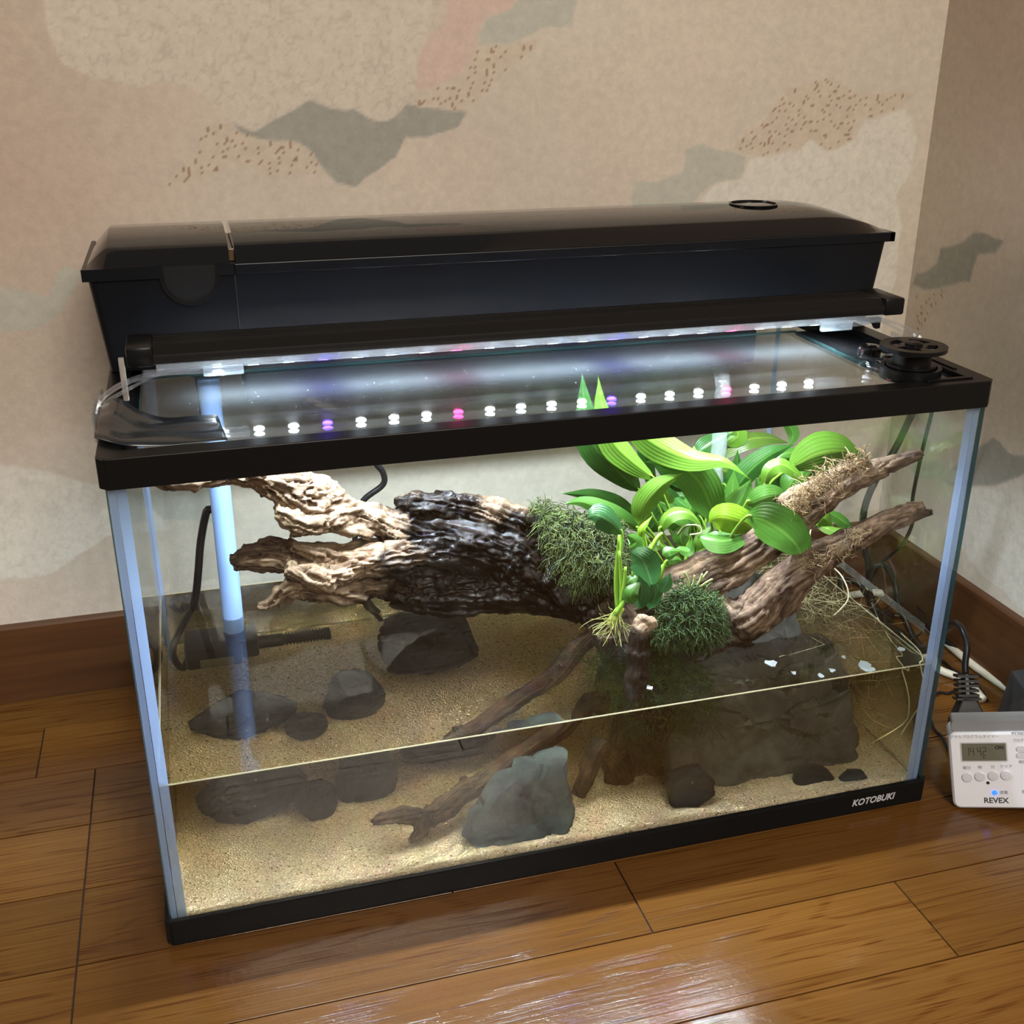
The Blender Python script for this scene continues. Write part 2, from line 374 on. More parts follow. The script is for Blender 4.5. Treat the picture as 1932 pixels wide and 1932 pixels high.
right_regions = [
    ('grey', wr([(1730, 520), (1770, 500), (1775, 470), (1815, 455), (1835, 440), (1895, 450), (1880, 475), (1845, 485), (1830, 530), (1800, 540), (1740, 545), (1722, 540)])),
    ('speck', wr([(1725, 555), (1790, 545), (1770, 580), (1740, 620), (1722, 620)])),
    ('grey', wr([(1805, 880), (1850, 840), (1875, 825), (1900, 850), (1940, 860), (1940, 890), (1880, 915), (1830, 920), (1760, 905)])),
    ('sage', wr([(1720, 880), (1760, 870), (1800, 885), (1830, 905), (1780, 910), (1730, 905)])),
    ('pale', wr([(1800, 925), (1880, 920), (1940, 890), (1990, 880), (1990, 1200), (1850, 1080), (1780, 1000)])),
]
us2 = np.concatenate([np.arange(-1.5, .05, .15), np.arange(.05, Y_WALL, .0022), [Y_WALL]])
def pinkR(P): return .55*np.clip((P[:, 1]-.42)/.2, 0, 1)
wall_right = wall_grid('wall_right', us2, vv, lambda P: np.column_stack([np.full(len(P), X_WALL), P[:, 0], P[:, 1]]), lambda P: paint(P, right_regions, pinkR(P)), M_wall)
tag(wall_right, 'cream wallpapered side wall right of the aquarium', kind='structure')
# ---------- baseboards
M_base = pbr('baseboard_wood', (.115, .05, .018), .38, var=(14, .35), bump=(300, .15, .0005))
def base_mat():
    m, nt, out = mat('baseboard_stained_wood'); L = nt.links.new
    tc = N(nt, 'ShaderNodeTexCoord'); mp = N(nt, 'ShaderNodeMapping'); mp.inputs['Scale'].default_value = (6, 6, 160); L(tc.outputs['Object'], mp.inputs[0])
    n = N(nt, 'ShaderNodeTexNoise', Scale=1.0, Detail=5.0); L(mp.outputs[0], n.inputs['Vector'])
    n2 = N(nt, 'ShaderNodeTexNoise', Scale=9.0, Detail=4.0); L(tc.outputs['Object'], n2.inputs['Vector'])
    a = N(nt, 'ShaderNodeMix', _data_type='RGBA'); a.inputs['A'].default_value = (.055, .022, .009, 1); a.inputs['B'].default_value = (.155, .066, .022, 1); L(n.outputs[0], a.inputs['Factor'])
    b = N(nt, 'ShaderNodeMix', _data_type='RGBA', _blend_type='MULTIPLY'); b.inputs['B'].default_value = (.6, .5, .45, 1); L(n2.outputs[0], b.inputs['Factor']); L(a.outputs['Result'], b.inputs['A'])
    p = N(nt, 'ShaderNodeBsdfPrincipled', Roughness=.38); p.inputs['Specular IOR Level'].default_value = .4; L(b.outputs['Result'], p.inputs['Base Color']); L(p.outputs[0], out.inputs[0]); return m
M_base = base_mat()
bb = MB().loft([[(-1.25, Y_WALL-.0005, 0), (-1.25, Y_WALL-.009, 0), (-1.25, Y_WALL-.009, BH-.002), (-1.25, Y_WALL-.0075, BH), (-1.25, Y_WALL-.0005, BH)],
                [(X_WALL-.001, Y_WALL-.0005, 0), (X_WALL-.001, Y_WALL-.009, 0), (X_WALL-.001, Y_WALL-.009, BH-.002), (X_WALL-.001, Y_WALL-.0075, BH), (X_WALL-.001, Y_WALL-.0005, BH)]]).build('baseboard_back', M_base)
tag(bb, 'dark brown wooden baseboard along the back wall', kind='structure')
bb = MB().loft([[(X_WALL-.0005, -1.5, 0), (X_WALL-.009, -1.5, 0), (X_WALL-.009, -1.5, BH-.002), (X_WALL-.0075, -1.5, BH), (X_WALL-.0005, -1.5, BH)],
                [(X_WALL-.0005, Y_WALL-.0095, 0), (X_WALL-.009, Y_WALL-.0095, 0), (X_WALL-.009, Y_WALL-.0095, BH-.002), (X_WALL-.0075, Y_WALL-.0095, BH), (X_WALL-.0005, Y_WALL-.0095, BH)]]).build('baseboard_right', M_base)
tag(bb, 'dark brown wooden baseboard along the right wall', kind='structure')

# ================================================================== AQUARIUM
G = .005; ZF, ZT, E = .342, .3617, .0035
tank = thing('aquarium', 'long rectangular glass aquarium with black top frame and base rim', 'aquarium', (.3, .15, 0))
def pane(lo, hi, edge_axis=None):
    return MB().box(lo, hi).build('glass_pane', M_glass, tank)
pane((0, 0, .006), (.6, G, .352)); pane((0, .3-G, .006), (.6, .3, .352))
pane((0, G+.0002, .006), (G, .3-G-.0002, .352)); pane((.6-G, G+.0002, .006), (.6, .3-G-.0002, .352))
MB().box((.0002, .0002, .003), (.5998, .2998, .0058)).build('bottom_panel', pbr('bottom_glass', (.05, .06, .06), .1), tank)
# glass edges (polished, greenish) and silicone seams in the corners
for x0, x1, y0, y1 in ((-.0002, .0004, .0003, .0047), (.5996, .6002, .0003, .0047)):
    MB().box((x0, y0, .02), (x1, y1, .342)).build('glass_edge', M_edge, tank)
for cx, sx in ((G, 1), (.6-G, -1)):
    for cy, sy in ((G, 1), (.3-G, -1)):
        w_ = .0062 if sy > 0 else .003
        MB().prism([(cx+sx*.0001, cy+sy*.0001, .0068), (cx+sx*w_, cy+sy*.0001, .0068), (cx+sx*w_*.45, cy+sy*w_*.45, .0068), (cx+sx*.0001, cy+sy*w_, .0068)], (0, 0, .3345)).build('silicone_seam', M_silicone, tank, .5)
for xa, xb in ((.0006, .0047), (.5953, .5994)):
    MB().box((xa, .00505, .0068), (xb, .00515+.0004, .3415)).build('silicone_seam', M_silicone, tank)
def octa(x0, y0, x1, y1, c): return [(x0+c, y0), (x1-c, y0), (x1, y0+c), (x1, y1-c), (x1-c, y1), (x0+c, y1), (x0, y1-c), (x0, y0+c)]
fr = MB(); fr.ring(octa(-E, -E, .6+E, .3+E, .005), octa(.0115, .0112, .5885, .289, .001), ZF+.0001, ZT)
fr.ring(octa(.0112, .011, .5888, .2892, .001), octa(.0185, .0185, .5815, .282, .001), ZF+.008, .3570)
fr.build('top_frame', M_black, tank, bevel=.0008)
ba = MB(); ba.ring(octa(-.0038, -.0038, .6038, .3038, .004), octa(.0008, .0008, .5992, .2992, .001), 0.0002, .0205)
ba.build('base_rim', M_black, tank, bevel=.001)
# raised ridges on the front right of the frame
MB().box((.553, .0055, ZT), (.590, .0095, ZT+.0012), .0004).box((.5915, .03, ZT), (.5945, .075, ZT+.0012), .0004).build('frame_ridge', M_black, tank)
def text_mesh(s, size, ext=.0002, bold=False):
    cu = bpy.data.curves.new('t', 'FONT'); cu.body = s; cu.size = size; cu.extrude = ext; cu.align_x = 'CENTER'; cu.align_y = 'CENTER'; cu.resolution_u = 3
    if bold: cu.offset = size*.022
    o = bpy.data.objects.new('t', cu); col.objects.link(o); dg = bpy.context.evaluated_depsgraph_get(); me = bpy.data.meshes.new_from_object(o.evaluated_get(dg)); bpy.data.objects.remove(o); return me
def put_text(name, s, size, M, mat_, parent, bold=False, sx=1, ext=.0002):
    me = text_mesh(s, size, ext, bold); me.transform(M @ Matrix.Diagonal((sx, 1, 1, 1))); me.materials.clear(); me.name = name
    return link(name, me, mat_, parent)
MX = Matrix.Rotation(math.pi/2, 4, 'X')
pl = at(1608, 1515, y=-.0038); pr_ = at(1688, 1501, y=-.0038)
sh = Matrix.Identity(4); sh[0][1] = .22
tx = put_text('brand_lettering', 'KOTOBUKI', .0085, Matrix.Translation(((pl.x+pr_.x)/2, -.0039, .0108)) @ MX @ sh, M_print, tank, True, 1.0)
wd = tx.dimensions.x; k = (pr_.x-pl.x)/max(wd, 1e-4); cx = (pl.x+pr_.x)/2
tx.data.transform(Matrix.Translation((cx, 0, 0)) @ Matrix.Diagonal((k, 1, 1, 1)) @ Matrix.Translation((-cx, 0, 0)))

# ---------- sand
def sand_mat():
    m, nt, out = mat('sand_grains'); L = nt.links.new; tc = N(nt, 'ShaderNodeTexCoord')
    v = N(nt, 'ShaderNodeTexVoronoi', Scale=720.0); L(tc.outputs['Object'], v.inputs['Vector'])
    hs = N(nt, 'ShaderNodeSeparateColor'); L(v.outputs['Color'], hs.inputs[0])
    cr = N(nt, 'ShaderNodeValToRGB'); e = cr.color_ramp.elements; e[0].position = 0; e[0].color = (.20, .11, .05, 1); e[1].position = 1; e[1].color = (.88, .80, .66, 1)
    for p_, c_ in ((.02, (.30, .19, .09, 1)), (.05, (.56, .43, .27, 1)), (.55, (.68, .545, .36, 1)), (.85, (.76, .63, .44, 1))): q = e.new(p_); q.color = c_
    L(hs.outputs[0], cr.inputs[0])
    p = N(nt, 'ShaderNodeBsdfPrincipled', Roughness=.55); L(cr.outputs[0], p.inputs['Base Color'])
    b = N(nt, 'ShaderNodeBump', Strength=.8, Distance=.0012, _invert=True); L(v.outputs['Distance'], b.inputs['Height']); L(b.outputs[0], p.inputs['Normal'])
    L(p.outputs[0], out.inputs[0]); return m
M_sand = sand_mat()
def sand_z(x, y):
    P = np.column_stack([np.ravel(x), np.ravel(y), np.zeros(np.size(x))])
    return (.0205+.0022*fbm(P*9, 3)+.0016*fbm(P*40, 2)+.004*np.exp(-((P[:, 0]-.30)/.12)**2-((P[:, 1]-.06)/.06)**2)).reshape(np.shape(x))
nx, ny = 236, 116
X, Y = np.meshgrid(np.linspace(G+.0006, .6-G-.0006, nx), np.linspace(G+.0006, .3-G-.0006, ny))
Z = sand_z(X, Y); idx = np.arange(nx*ny).reshape(ny, nx)
V = np.column_stack([X.ravel(), Y.ravel(), Z.ravel()]); Fq = np.stack([idx[:-1, :-1], idx[:-1, 1:], idx[1:, 1:], idx[1:, :-1]], -1).reshape(-1, 4).tolist()
rim = list(idx[0, :])+list(idx[1:, -1])+list(idx[-1, -2::-1])+list(idx[-2:0, 0])
nb = len(V); V = np.vstack([V, np.column_stack([V[rim, :2], np.full(len(rim), .0062)])])
for k in range(len(rim)): j = (k+1) % len(rim); Fq.append([rim[k], nb+k, nb+j, rim[j]])
Fq.append([nb+k for k in range(len(rim))])
me = bpy.data.meshes.new('sand'); me.from_pydata(V.tolist(), [], Fq); sand = link('sand', me, M_sand, smooth=True)
tag(sand, 'pale tan sand bed covering the floor of the aquarium', 'sand', kind='stuff')

# ---------- water
def water_mat():
    m, nt, out = mat('water'); g = N(nt, 'ShaderNodeBsdfGlass', IOR=1.333, Roughness=0.0); nt.links.new(g.outputs[0], out.inputs[0])
    tc = N(nt, 'ShaderNodeTexCoord'); n = N(nt, 'ShaderNodeTexNoise', Scale=14.0, Detail=1.0); nt.links.new(tc.outputs['Object'], n.inputs['Vector'])
    va = N(nt, 'ShaderNodeVolumeAbsorption', Density=14.5); va.inputs[0].default_value = (.60, .545, .37, 1); nt.links.new(va.outputs[0], out.inputs['Volume']); return m
M_water = water_mat()
water = MB().box((G+.0003, G+.0003, .0075), (.6-G-.0003, .3-G-.0003, ZW)).build('water', M_water)
tag(water, 'clear brown tinted water filling the lower third of the aquarium', 'water', kind='stuff')

M_men = thin_glass('meniscus', (.95, .93, .85), rough=.1, frost=.45, frost_col=(.80, .72, .50))
men = MB(); a_ = G+.0002; b_ = .6-G-.0002; c_ = .3-G-.0002
for pr_m in ([(a_, a_), (b_, a_), (b_, a_+.0007), (a_, a_+.0007)], [(a_, c_-.0005), (b_, c_-.0005), (b_, c_), (a_, c_)], [(a_, a_), (a_+.0005, a_), (a_+.0005, c_), (a_, c_)], [(b_-.0005, a_), (b_, a_), (b_, c_), (b_-.0005, c_)]):
    men.prism([(x, y, ZW+.00005) for x, y in pr_m], (0, 0, .0008))
mo = men.build('meniscus', M_men, water); mo['kind'] = 'stuff'
MB().box((.5945, .02, .1475), (.59497, .29, .1545)).build('water_stain', thin_glass('stain', (.97, .97, .96), frost=.09, frost_col=(.8, .78, .7)), tank)

# ---------- glass lid
lid = thing('glass_lid', 'thin clear glass lid lying inside the black top frame', 'lid', (.28, .1, .3555))
LZ = .3573
M_lid_top = thin_glass('lid_top_dusty', (.975, .985, .98), rough=.05, frost=.01)
lp_ = MB().box((.0193, .0126, LZ), (.5433, .1775, LZ+.0019)).build('lid_pane', [M_lid, M_lid_top], lid)
for f_ in lp_.data.polygons: f_.material_index = 1 if f_.normal.z > .5 else 0
ed = MB(); ed.box((.019, .0121, LZ), (.5436, .0125, LZ+.0019)); ed.box((.5434, .0126, LZ), (.5438, .1775, LZ+.0019)); ed.box((.0187, .0126, LZ), (.0192, .1775, LZ+.0019)); ed.box((.019, .1776, LZ), (.5436, .178, LZ+.0019))
ed.build('lid_edge', M_edge, lid)
MB().box((.528, .0135, LZ+.0032), (.5433, .177, LZ+.0062), .0003).build('lid_runner', M_lid, lid)
dr = MB()
for k in range(420):
    x = rng.uniform(.05, .53); y = rng.uniform(.03, .17); r = rng.uniform(.0002, .0007)
    dr.lathe([(r, 0), (r*.7, -r*.45), (r*.2, -r*.6)], (x, y, LZ-.00005), 6)
tag(dr.build('droplets', M_acryl, lid, True), kind='stuff')

# ---------- black plate with bumps, right of the lid
plate = thing('cover_plate', 'black plastic cover plate with two humps right of glass lid', 'plate', (.565, .09, .354))
MB().box((.5442, .012, .3553), (.5878, .1778, .3583), .0008).build('panel', M_gloss, plate, .5)
bmp = MB()
for yc in (.085, .052):
    bmp.lathe([(.0088, .3583), (.0088, .367), (.0078, .3684), (.004, .3686)], (.5555, yc, 0), 28)
bmp.box((.5475, .052, .3583), (.5635, .085, .3635), .001)
bmp.build('hump', M_gloss, plate, .5)

# ---------- round slotted reel on the right corner
reel = thing('slotted_reel', 'round black reel with slotted top disc on the frame corner', 'reel', (.563, .031, .3583))
cx, cy = .5555, .031
MB().lathe([(.0212, .3584), (.0215, .3590), (.0215, .3668), (.0185, .3668), (.0185, .3600), (.003, .3600)], (cx, cy, 0), 48, caps=False).build('lower_cup', M_black, reel, .5)
MB().lathe([(.0135, .360), (.0135, .376), (.012, .377), (.0, .377)], (cx, cy, 0), 32, caps=False).lathe([(.0175, .3672), (.0175, .369), (.012, .3695)], (cx, cy, 0), 32, caps=False).build('hub', M_black, reel, .5)
def slotted_disc(z0, z1, R):
    b = MB(); n = 72; S = []
    slots = [(10, 70), (100, 165), (190, 255), (285, 340)]
    for k in range(n):
        a0, a1 = 360*k/n, 360*(k+1)/n; mid = (a0+a1)/2
        sl = any(s <= mid <= e for s, e in slots)
        rr = [(0.001, .0095), (.0165, R)] if sl else [(.001, R)]
        for r0, r1 in rr:
            c0, s0, c1, s1 = math.cos(math.radians(a0)), math.sin(math.radians(a0)), math.cos(math.radians(a1)), math.sin(math.radians(a1))
            q = [(cx+r0*c0, cy+r0*s0), (cx+r1*c0, cy+r1*s0), (cx+r1*c1, cy+r1*s1), (cx+r0*c1, cy+r0*s1)]
            b.loft([[(x, y, z0) for x, y in q], [(x, y, z1) for x, y in q]])
    bmesh.ops.remove_doubles(b.bm, verts=b.bm.verts, dist=1e-6)
    return b
b = slotted_disc(.3793, .3823, .0235); b.lathe([(.0062, .372), (.0062, .3838), (.004, .3846), (.0, .3848)], (cx, cy, 0), 24, caps=False)
b.build('slotted_disc', M_black, reel)

# ---------- LED bar
lamp_bar = thing('aquarium_light', 'slim black LED light bar lying across the tank above the lid', 'light', (.3, .123, .385))
X0, X1, Y0, Y1, Z0, Z1 = .0146, .5945, .104, .142, .3862, .3985
hs = MB(); prof = [(Y0, Z0+.001), (Y0-.0006, Z0+.004), (Y0, Z0+.007), (Y0+.004, Z1-.002), (Y0+.0065, Z1), (Y0+.012, Z1), (Y0+.0125, Z1-.0006), (Y0+.0135, Z1-.0006), (Y0+.014, Z1), (Y1-.009, Z1), (Y1-.0085, Z1-.0006), (Y1-.0075, Z1-.0006), (Y1-.007, Z1), (Y1-.002, Z1), (Y1, Z1-.003), (Y1, Z0+.001), (Y1-.002, Z0), (Y0+.002, Z0)]
hs.loft([[(X0+.017, y, z) for y, z in prof], [(X1-.017, y, z) for y, z in prof]]); hs.build('housing', M_alu, lamp_bar, .6)
for a, b_ in ((X0, X0+.0172), (X1-.0172, X1)):
    MB().box((a, Y0-.0012, Z0-.0005), (b_, Y1+.001, Z1+.0008), .002).build('end_cap', M_black, lamp_bar, .6)
MB().box((X0+.018, Y0+.0002, Z0-.0042), (X1-.018, Y0+.0016, Z0+.0008)).box((X0+.018, Y1-.003, Z0-.0042), (X1-.018, Y1-.0016, Z0+.0008)).build('lens_cover', M_lens, lamp_bar)
led_w = pbr('led_white', (.9, .9, .9), .3, emit=(.82, .92, 1), est=70); led_b = pbr('led_blue', (.1, .1, .9), .3, emit=(.12, .05, 1), est=70); led_r = pbr('led_red', (.9, .1, .2), .3, emit=(1, .03, .25), est=70)
kinds = 'wwwbwwwrwwwwbwwwrwww'
led_me = {}
for k_, m_ in (('w', led_w), ('b', led_b), ('r', led_r)):
    t_ = MB().lathe([(.0036, 0), (.0036, -.0006), (.0022, -.0014), (.0, -.0016)], (0, 0, 0), 16, caps=False); bmesh.ops.recalc_face_normals(t_.bm, faces=t_.bm.faces)
    me = bpy.data.meshes.new('led'); t_.bm.to_mesh(me); t_.bm.free(); me.materials.append(m_); led_me[k_] = me
for i, k_ in enumerate(kinds):
    x = .0718+.0239*i
    o = bpy.data.objects.new('led', led_me[k_]); col.objects.link(o); o.parent = lamp_bar; o.matrix_parent_inverse = Matrix.Translation(-lamp_bar.location); o.location = (x, .1175, Z0)
    L_ = bpy.data.lights.new('led_lamp', 'AREA'); L_.shape = 'DISK'; L_.size = .0095
    L_.spread = math.radians(141); L_.energy = {'w': .37, 'b': .17, 'r': .11}[k_]; L_.color = {'w': (.78, .92, 1), 'b': (.16, .08, 1), 'r': (1, .05, .3)}[k_]
    lo = bpy.data.objects.new('led_lamp', L_); col.objects.link(lo); lo.location = (x, .1175, Z0-.0019)
# clear acrylic carrying arms
def strip(path, wdt, th, nrm=None):
    """flat band along a path, wdt = (per-sample) vector across"""
    b = MB(); P = [Vector(p) for p in path]; rings = []
    for i, p in enumerate(P):
        t = (P[min(i+1, len(P)-1)]-P[max(i-1, 0)]).normalized(); w_ = Vector(wdt); n_ = t.cross(w_).normalized()
        rings.append([p-w_/2-n_*th/2, p+w_/2-n_*th/2, p+w_/2+n_*th/2, p-w_/2+n_*th/2])
    return b.loft(rings)
armL = spline([(.088, .1005, .382), (.060, .1005, .3818), (.036, .1005, .382), (.014, .1, .378), (-.002, .094, .3705), (-.0065, .09, .362)], 22)
strip(armL, (0, .007, 0), .0022).build('carry_arm', M_acryl, lamp_bar, .5)
armL2 = spline([(.060, .1035, .3822), (.036, .103, .3815), (.014, .098, .3735), (-.002, .09, .3665), (-.0065, .084, .356)], 18)
strip(armL2, (0, .003, 0), .0018).build('carry_arm', M_acryl, lamp_bar, .5)
lg = MB().box((-.0085, .078, .343), (-.0045, .132, .3655), .0008)
for k in range(5): lg.box((-.0098, .082+.0105*k, .344), (-.0083, .0845+.0105*k, .364), .0004)
lg.build('clip_leg', M_acryl, lamp_bar, .5)
M_sock = thin_glass('clear_socket', (.88, .92, .95), rough=.03, frost=.3, frost_col=(.8, .88, .95))
MB().box((.062, .0985, .3778), (.0885, .1028, .3848), .0009).build('arm_socket', M_sock, lamp_bar, .5)
MB().box((.0095, .1045, .3635), (.0132, .1085, .3925), .0006).build('grey_tab', pbr('grey_tab', (.30, .27, .24), .5), lamp_bar, .5)
armR = spline([(.5320, .1005, .382), (.556, .1005, .3822), (.573, .1035, .3836), (.592, .1, .378), (.603, .094, .3705), (.6065, .09, .362)], 22)
strip(armR, (0, .007, 0), .0022).build('carry_arm', M_acryl, lamp_bar, .5)
armR2 = spline([(.556, .1035, .3822), (.575, .103, .3815), (.592, .098, .3735), (.603, .09, .3665), (.6065, .084, .356)], 18)
strip(armR2, (0, .003, 0), .0018).build('carry_arm', M_acryl, lamp_bar, .5)
MB().box((.521, .0985, .3778), (.5475, .1028, .3855), .0009).build('arm_socket', M_sock, lamp_bar, .5)
MB().box((.6045, .078, .343), (.6085, .132, .3655), .0008).build('clip_leg', M_acryl, lamp_bar, .5)
MB().prism([(.5685, .1065, .384), (.577, .1065, .384), (.577, .1065, .3755), (.5735, .1065, .3752), (.5715, .1065, .3785), (.5650, .1065, .3815), (.5560, .1065, .3825), (.5560, .1065, .384)], (0, .004, 0)).build('hook', M_black, lamp_bar)

# ---------- plastic film over the left front corner
film = MB(); nu, nv = 26, 8
edgeA = spline([(-.0045, .094, .3645), (.008, .082, .371), (.022, .064, .3665), (.036, .066, .3605), (.053, .068, .3600), (.068, .069, .3598)], nu)
edgeB = spline([(-.0048, .030, .3630), (.006, .018, .3635), (.0145, .0135, .3628), (.034, .0145, .3606), (.053, .0155, .3602), (.072, .017, .3598)], nu)
for dz in (0,):
    rows = []
    for i in range(nu):
        a, b_ = Vector(edgeA[i]), Vector(edgeB[i]); r_ = []
        for j in range(nv+1):
            t = j/nv; p = a.lerp(b_, t); p.z += .0007*math.sin(t*15+.15*i)+.0022*math.sin(math.pi*t)*math.sin(i*.42+t*2.2)*(1 if i > 3 else .5)*(1-.55*i/nu)+.0006
            r_.append(p)
        rows.append(r_)
    film.loft(rows, caps=False, close=False)
fo = film.build('plastic_film', pbr('grey_film', (.02, .024, .028), .22, spec=.7), None, True)
sd_ = fo.modifiers.new('solid', 'SOLIDIFY'); sd_.thickness = .0006; sd_.offset = 1
tag(fo, 'wavy dark grey plastic film draped over the front left frame corner', 'film')

# ---------- overhead filter
filt = thing('overhead_filter', 'long black overhead filter box with domed lid behind the light', 'filter', (.31, .24, .36))
FX0, FX1, FY0, FY1 = -.0085, .6235, .1795, .304
def rrect(x0, x1, y0, y1, r, z, n=5):
    out = []
    for cx_, cy_, a in ((x1-r, y1-r, 0), (x0+r, y1-r, 90), (x0+r, y0+r, 180), (x1-r, y0+r, 270)):
        for k in range(n+1): t = math.radians(a+90*k/n); out.append((cx_+r*math.cos(t), cy_+r*math.sin(t), z))
    return out
XS = .0914
bd = MB(); bd.loft([rrect(-.002, .617, .184, .300, .006, .3625), rrect(-.0085, .6235, FY0, FY1, .006, .4295), rrect(-.0085, .6235, FY0, FY1, .006, .4365)])
bd.build('tray', M_box, filt, .5)
MB().box((.0916, .1845, .3315), (.513, .2812, .3624), .003).build('well', pbr('well_black', (.012, .012, .014), .4, spec=.4), filt, .5)
def rim_poly():
    # front skirt with the semicircular finger notch
    z0, z1 = .4290, .4368; P = [(-.0118, z1), (-.0118, z0), (.0395, z0)]
    for k in range(17): t = math.pi*k/16; P.append((.0604-.0209*math.cos(t), .4285-.0215*math.sin(t)))
    P += [(.0910, z0+.0004), (.0910, z1)]; return P
MB().prism([(x, FY0-.0025, z) for x, z in [(-.0118, .4375), (-.0118, .4292), (.0408, .4292), (.0408, .4375)]], (0, .0022, 0)).build('lid_skirt', M_box, filt)
MB().prism([(x, FY0-.0025, z) for x, z in [(.0800, .4375), (.0800, .4292), (.0910, .4292), (.0910, .4375)]], (0, .0022, 0)).build('lid_skirt', M_box, filt)
nt_ = MB(); outer = [(.0604-.0208*math.cos(math.pi*k/20), .4292-.0205*math.sin(math.pi*k/20)) for k in range(21)]; inner = [(.0604-.0178*math.cos(math.pi*k/20), .4292-.0176*math.sin(math.pi*k/20)) for k in range(21)]
nt_.loft([[(x, FY0-.0024, z) for x, z in outer[i:i+1]+inner[i:i+1]]+[(x, FY0+.0002, z) for x, z in inner[i:i+1]+outer[i:i+1]] for i in range(21)])
for xa, xb in ((.0396, .0426), (.0782, .0812)): nt_.box((xa, FY0-.0024, .4290), (xb, FY0+.0002, .4375))
nt_.build('finger_notch', M_black, filt)
MB().prism([(x, FY0-.0012, z) for x, z in inner]+[(.0782, FY0-.0012, .437), (.0426, FY0-.0012, .437)], (0, .0007, 0)).build('notch_plate', pbr('notch_black', (.006, .006, .0065), .42, spec=.3), filt)
MB().box((.0915, FY0-.0022, .4292), (.6287, FY0-.0003, .4368), .0006).box((.6235, FY0-.0022, .4292), (.6287, FY1+.002, .4368), .0006).box((-.0118, FY0-.0024, .4292), (-.0085, FY1+.002, .4372), .0006).build('rim', M_box, filt)
MB().box((.0908, FY0-.0006, .366), (.0916, FY0+.0045, .4292)).build('seam', pbr('seam_black', (.002, .002, .002), .8), filt)
def dome(x0, x1, cl, cr, hole=False):
    """lid: steep front chamfer, gently domed top; cl/cr = end chamfer lengths"""
    prof = [(FY0-.0005, .4370), (FY0+.0005, .4384), (FY0+.0105, .4488), (FY0+.0125, .4498), (FY0+.040, .4532), (FY0+.070, .4545), (FY0+.10, .4525), (FY0+.118, .4470), (FY1, .4372)]
    xs = [x0]; 
    b = MB(); secs = []
    def sec(x, t):   # t: 0 at the end (flat low) .. 1 full profile
        return [(x, y+(.004*(1-t) if i < 5 else -.004*(1-t))*(1 if i not in (0, 8) else 0), .4368+(z-.4368)*t) for i, (y, z) in enumerate(prof)]
    n = 7
    if cl:
        for k in range(n): secs.append(sec(x0+cl*k/n, .08+.92*(1-(1-k/n)**1.15)))
    else: secs.append(sec(x0, 1))
    m = 14
    secs += [sec(x0+cl+(x1-cr-x0-cl)*k/m, 1) for k in range(0 if cl else 1, m+1)]
    if cr:
        for k in range(1, 2*n+1): s_ = k/(2*n); secs.append(sec(x1-cr+cr*s_, 1-.93*s_**2.1))
    rings = [s+[(s[0][0], FY1, .4360), (s[0][0], FY0, .4360)] for s in secs]
    return b.loft(rings)
dome(-.0085, .0885, .0145, 0).build('small_lid', M_gloss, filt, .5)
dl = dome(.0928, .6245, 0, .062).build('long_lid', M_gloss, filt, .5)
hc = (.5307, .2445)
MB().lathe([(.0205, .4546), (.0208, .4552), (.0190, .4554), (.0186, .4528), (.0186, .4520), (.001, .4520)], (*hc, 0), 40, caps=False).build('finger_hole', pbr('hole_black', (.004, .004, .006), .2), filt, .5)
MB().box((.0886, .20, .438), (.0927, .29, .4415), .0004).box((.0886, .189, .437), (.0927, .1925, .4455), .0004).build('hinge_bar', pbr('hinge_bronze', (.10, .06, .03), .25), filt)
MB().lathe([(.017, .3625), (.017, .352), (.0155, .343), (.010, .341), (.0, .341)], (.0665, .235, 0), 28, caps=False).build('inlet_cap', pbr('inlet_black', (.02, .022, .026), .4), filt, .5)
MB().lathe([(.0085, .3318), (.0085, .3225), (.0065, .3225), (.0065, .3318)], (.495, .212, 0), 24, caps=False).build('outlet_spout', M_acryl, filt, .5)


# ================================================================== HARDSCAPE
def stone_mat(name, c0, c1, rough=.7):
    m, nt, out = mat(name); L = nt.links.new; tc = N(nt, 'ShaderNodeTexCoord')
    n = N(nt, 'ShaderNodeTexNoise', Scale=38.0, Detail=7.0, Roughness=.65); L(tc.outputs['Object'], n.inputs['Vector'])
    cr = N(nt, 'ShaderNodeValToRGB'); e = cr.color_ramp.elements; e[0].position = .32; e[0].color = (*c0, 1); e[1].position = .68; e[1].color = (*c1, 1); L(n.outputs[0], cr.inputs[0])
    v = N(nt, 'ShaderNodeTexNoise', Scale=210.0, Detail=4.0); L(tc.outputs['Object'], v.inputs['Vector'])
    sp = N(nt, 'ShaderNodeMapRange'); L(v.outputs[0], sp.inputs[0]); sp.inputs[1].default_value = .70; sp.inputs[2].default_value = .78
    mx = N(nt, 'ShaderNodeMix', _data_type='RGBA'); mx.inputs['B'].default_value = (.17, .17, .13, 1); L(sp.outputs[0], mx.inputs['Factor']); L(cr.outputs[0], mx.inputs['A'])
    p = N(nt, 'ShaderNodeBsdfPrincipled', Roughness=rough); L(mx.outputs['Result'], p.inputs['Base Color'])
    b = N(nt, 'ShaderNodeBump', Strength=.7, Distance=.0015); L(n.outputs[0], b.inputs['Height']); b2 = N(nt, 'ShaderNodeBump', Strength=.5, Distance=.0006); L(v.outputs[0], b2.inputs['Height']); L(b.outputs[0], b2.inputs['Normal'])
    L(b2.outputs[0], p.inputs['Normal']); L(p.outputs[0], out.inputs[0]); return m
M_stone_b = stone_mat('blue_grey_stone', (.035, .05, .055), (.10, .135, .145))
M_stone_d = stone_mat('dark_stone', (.006, .008, .008), (.026, .030, .029))
M_stone_g = stone_mat('grey_slab_stone', (.065, .073, .076), (.16, .175, .18))
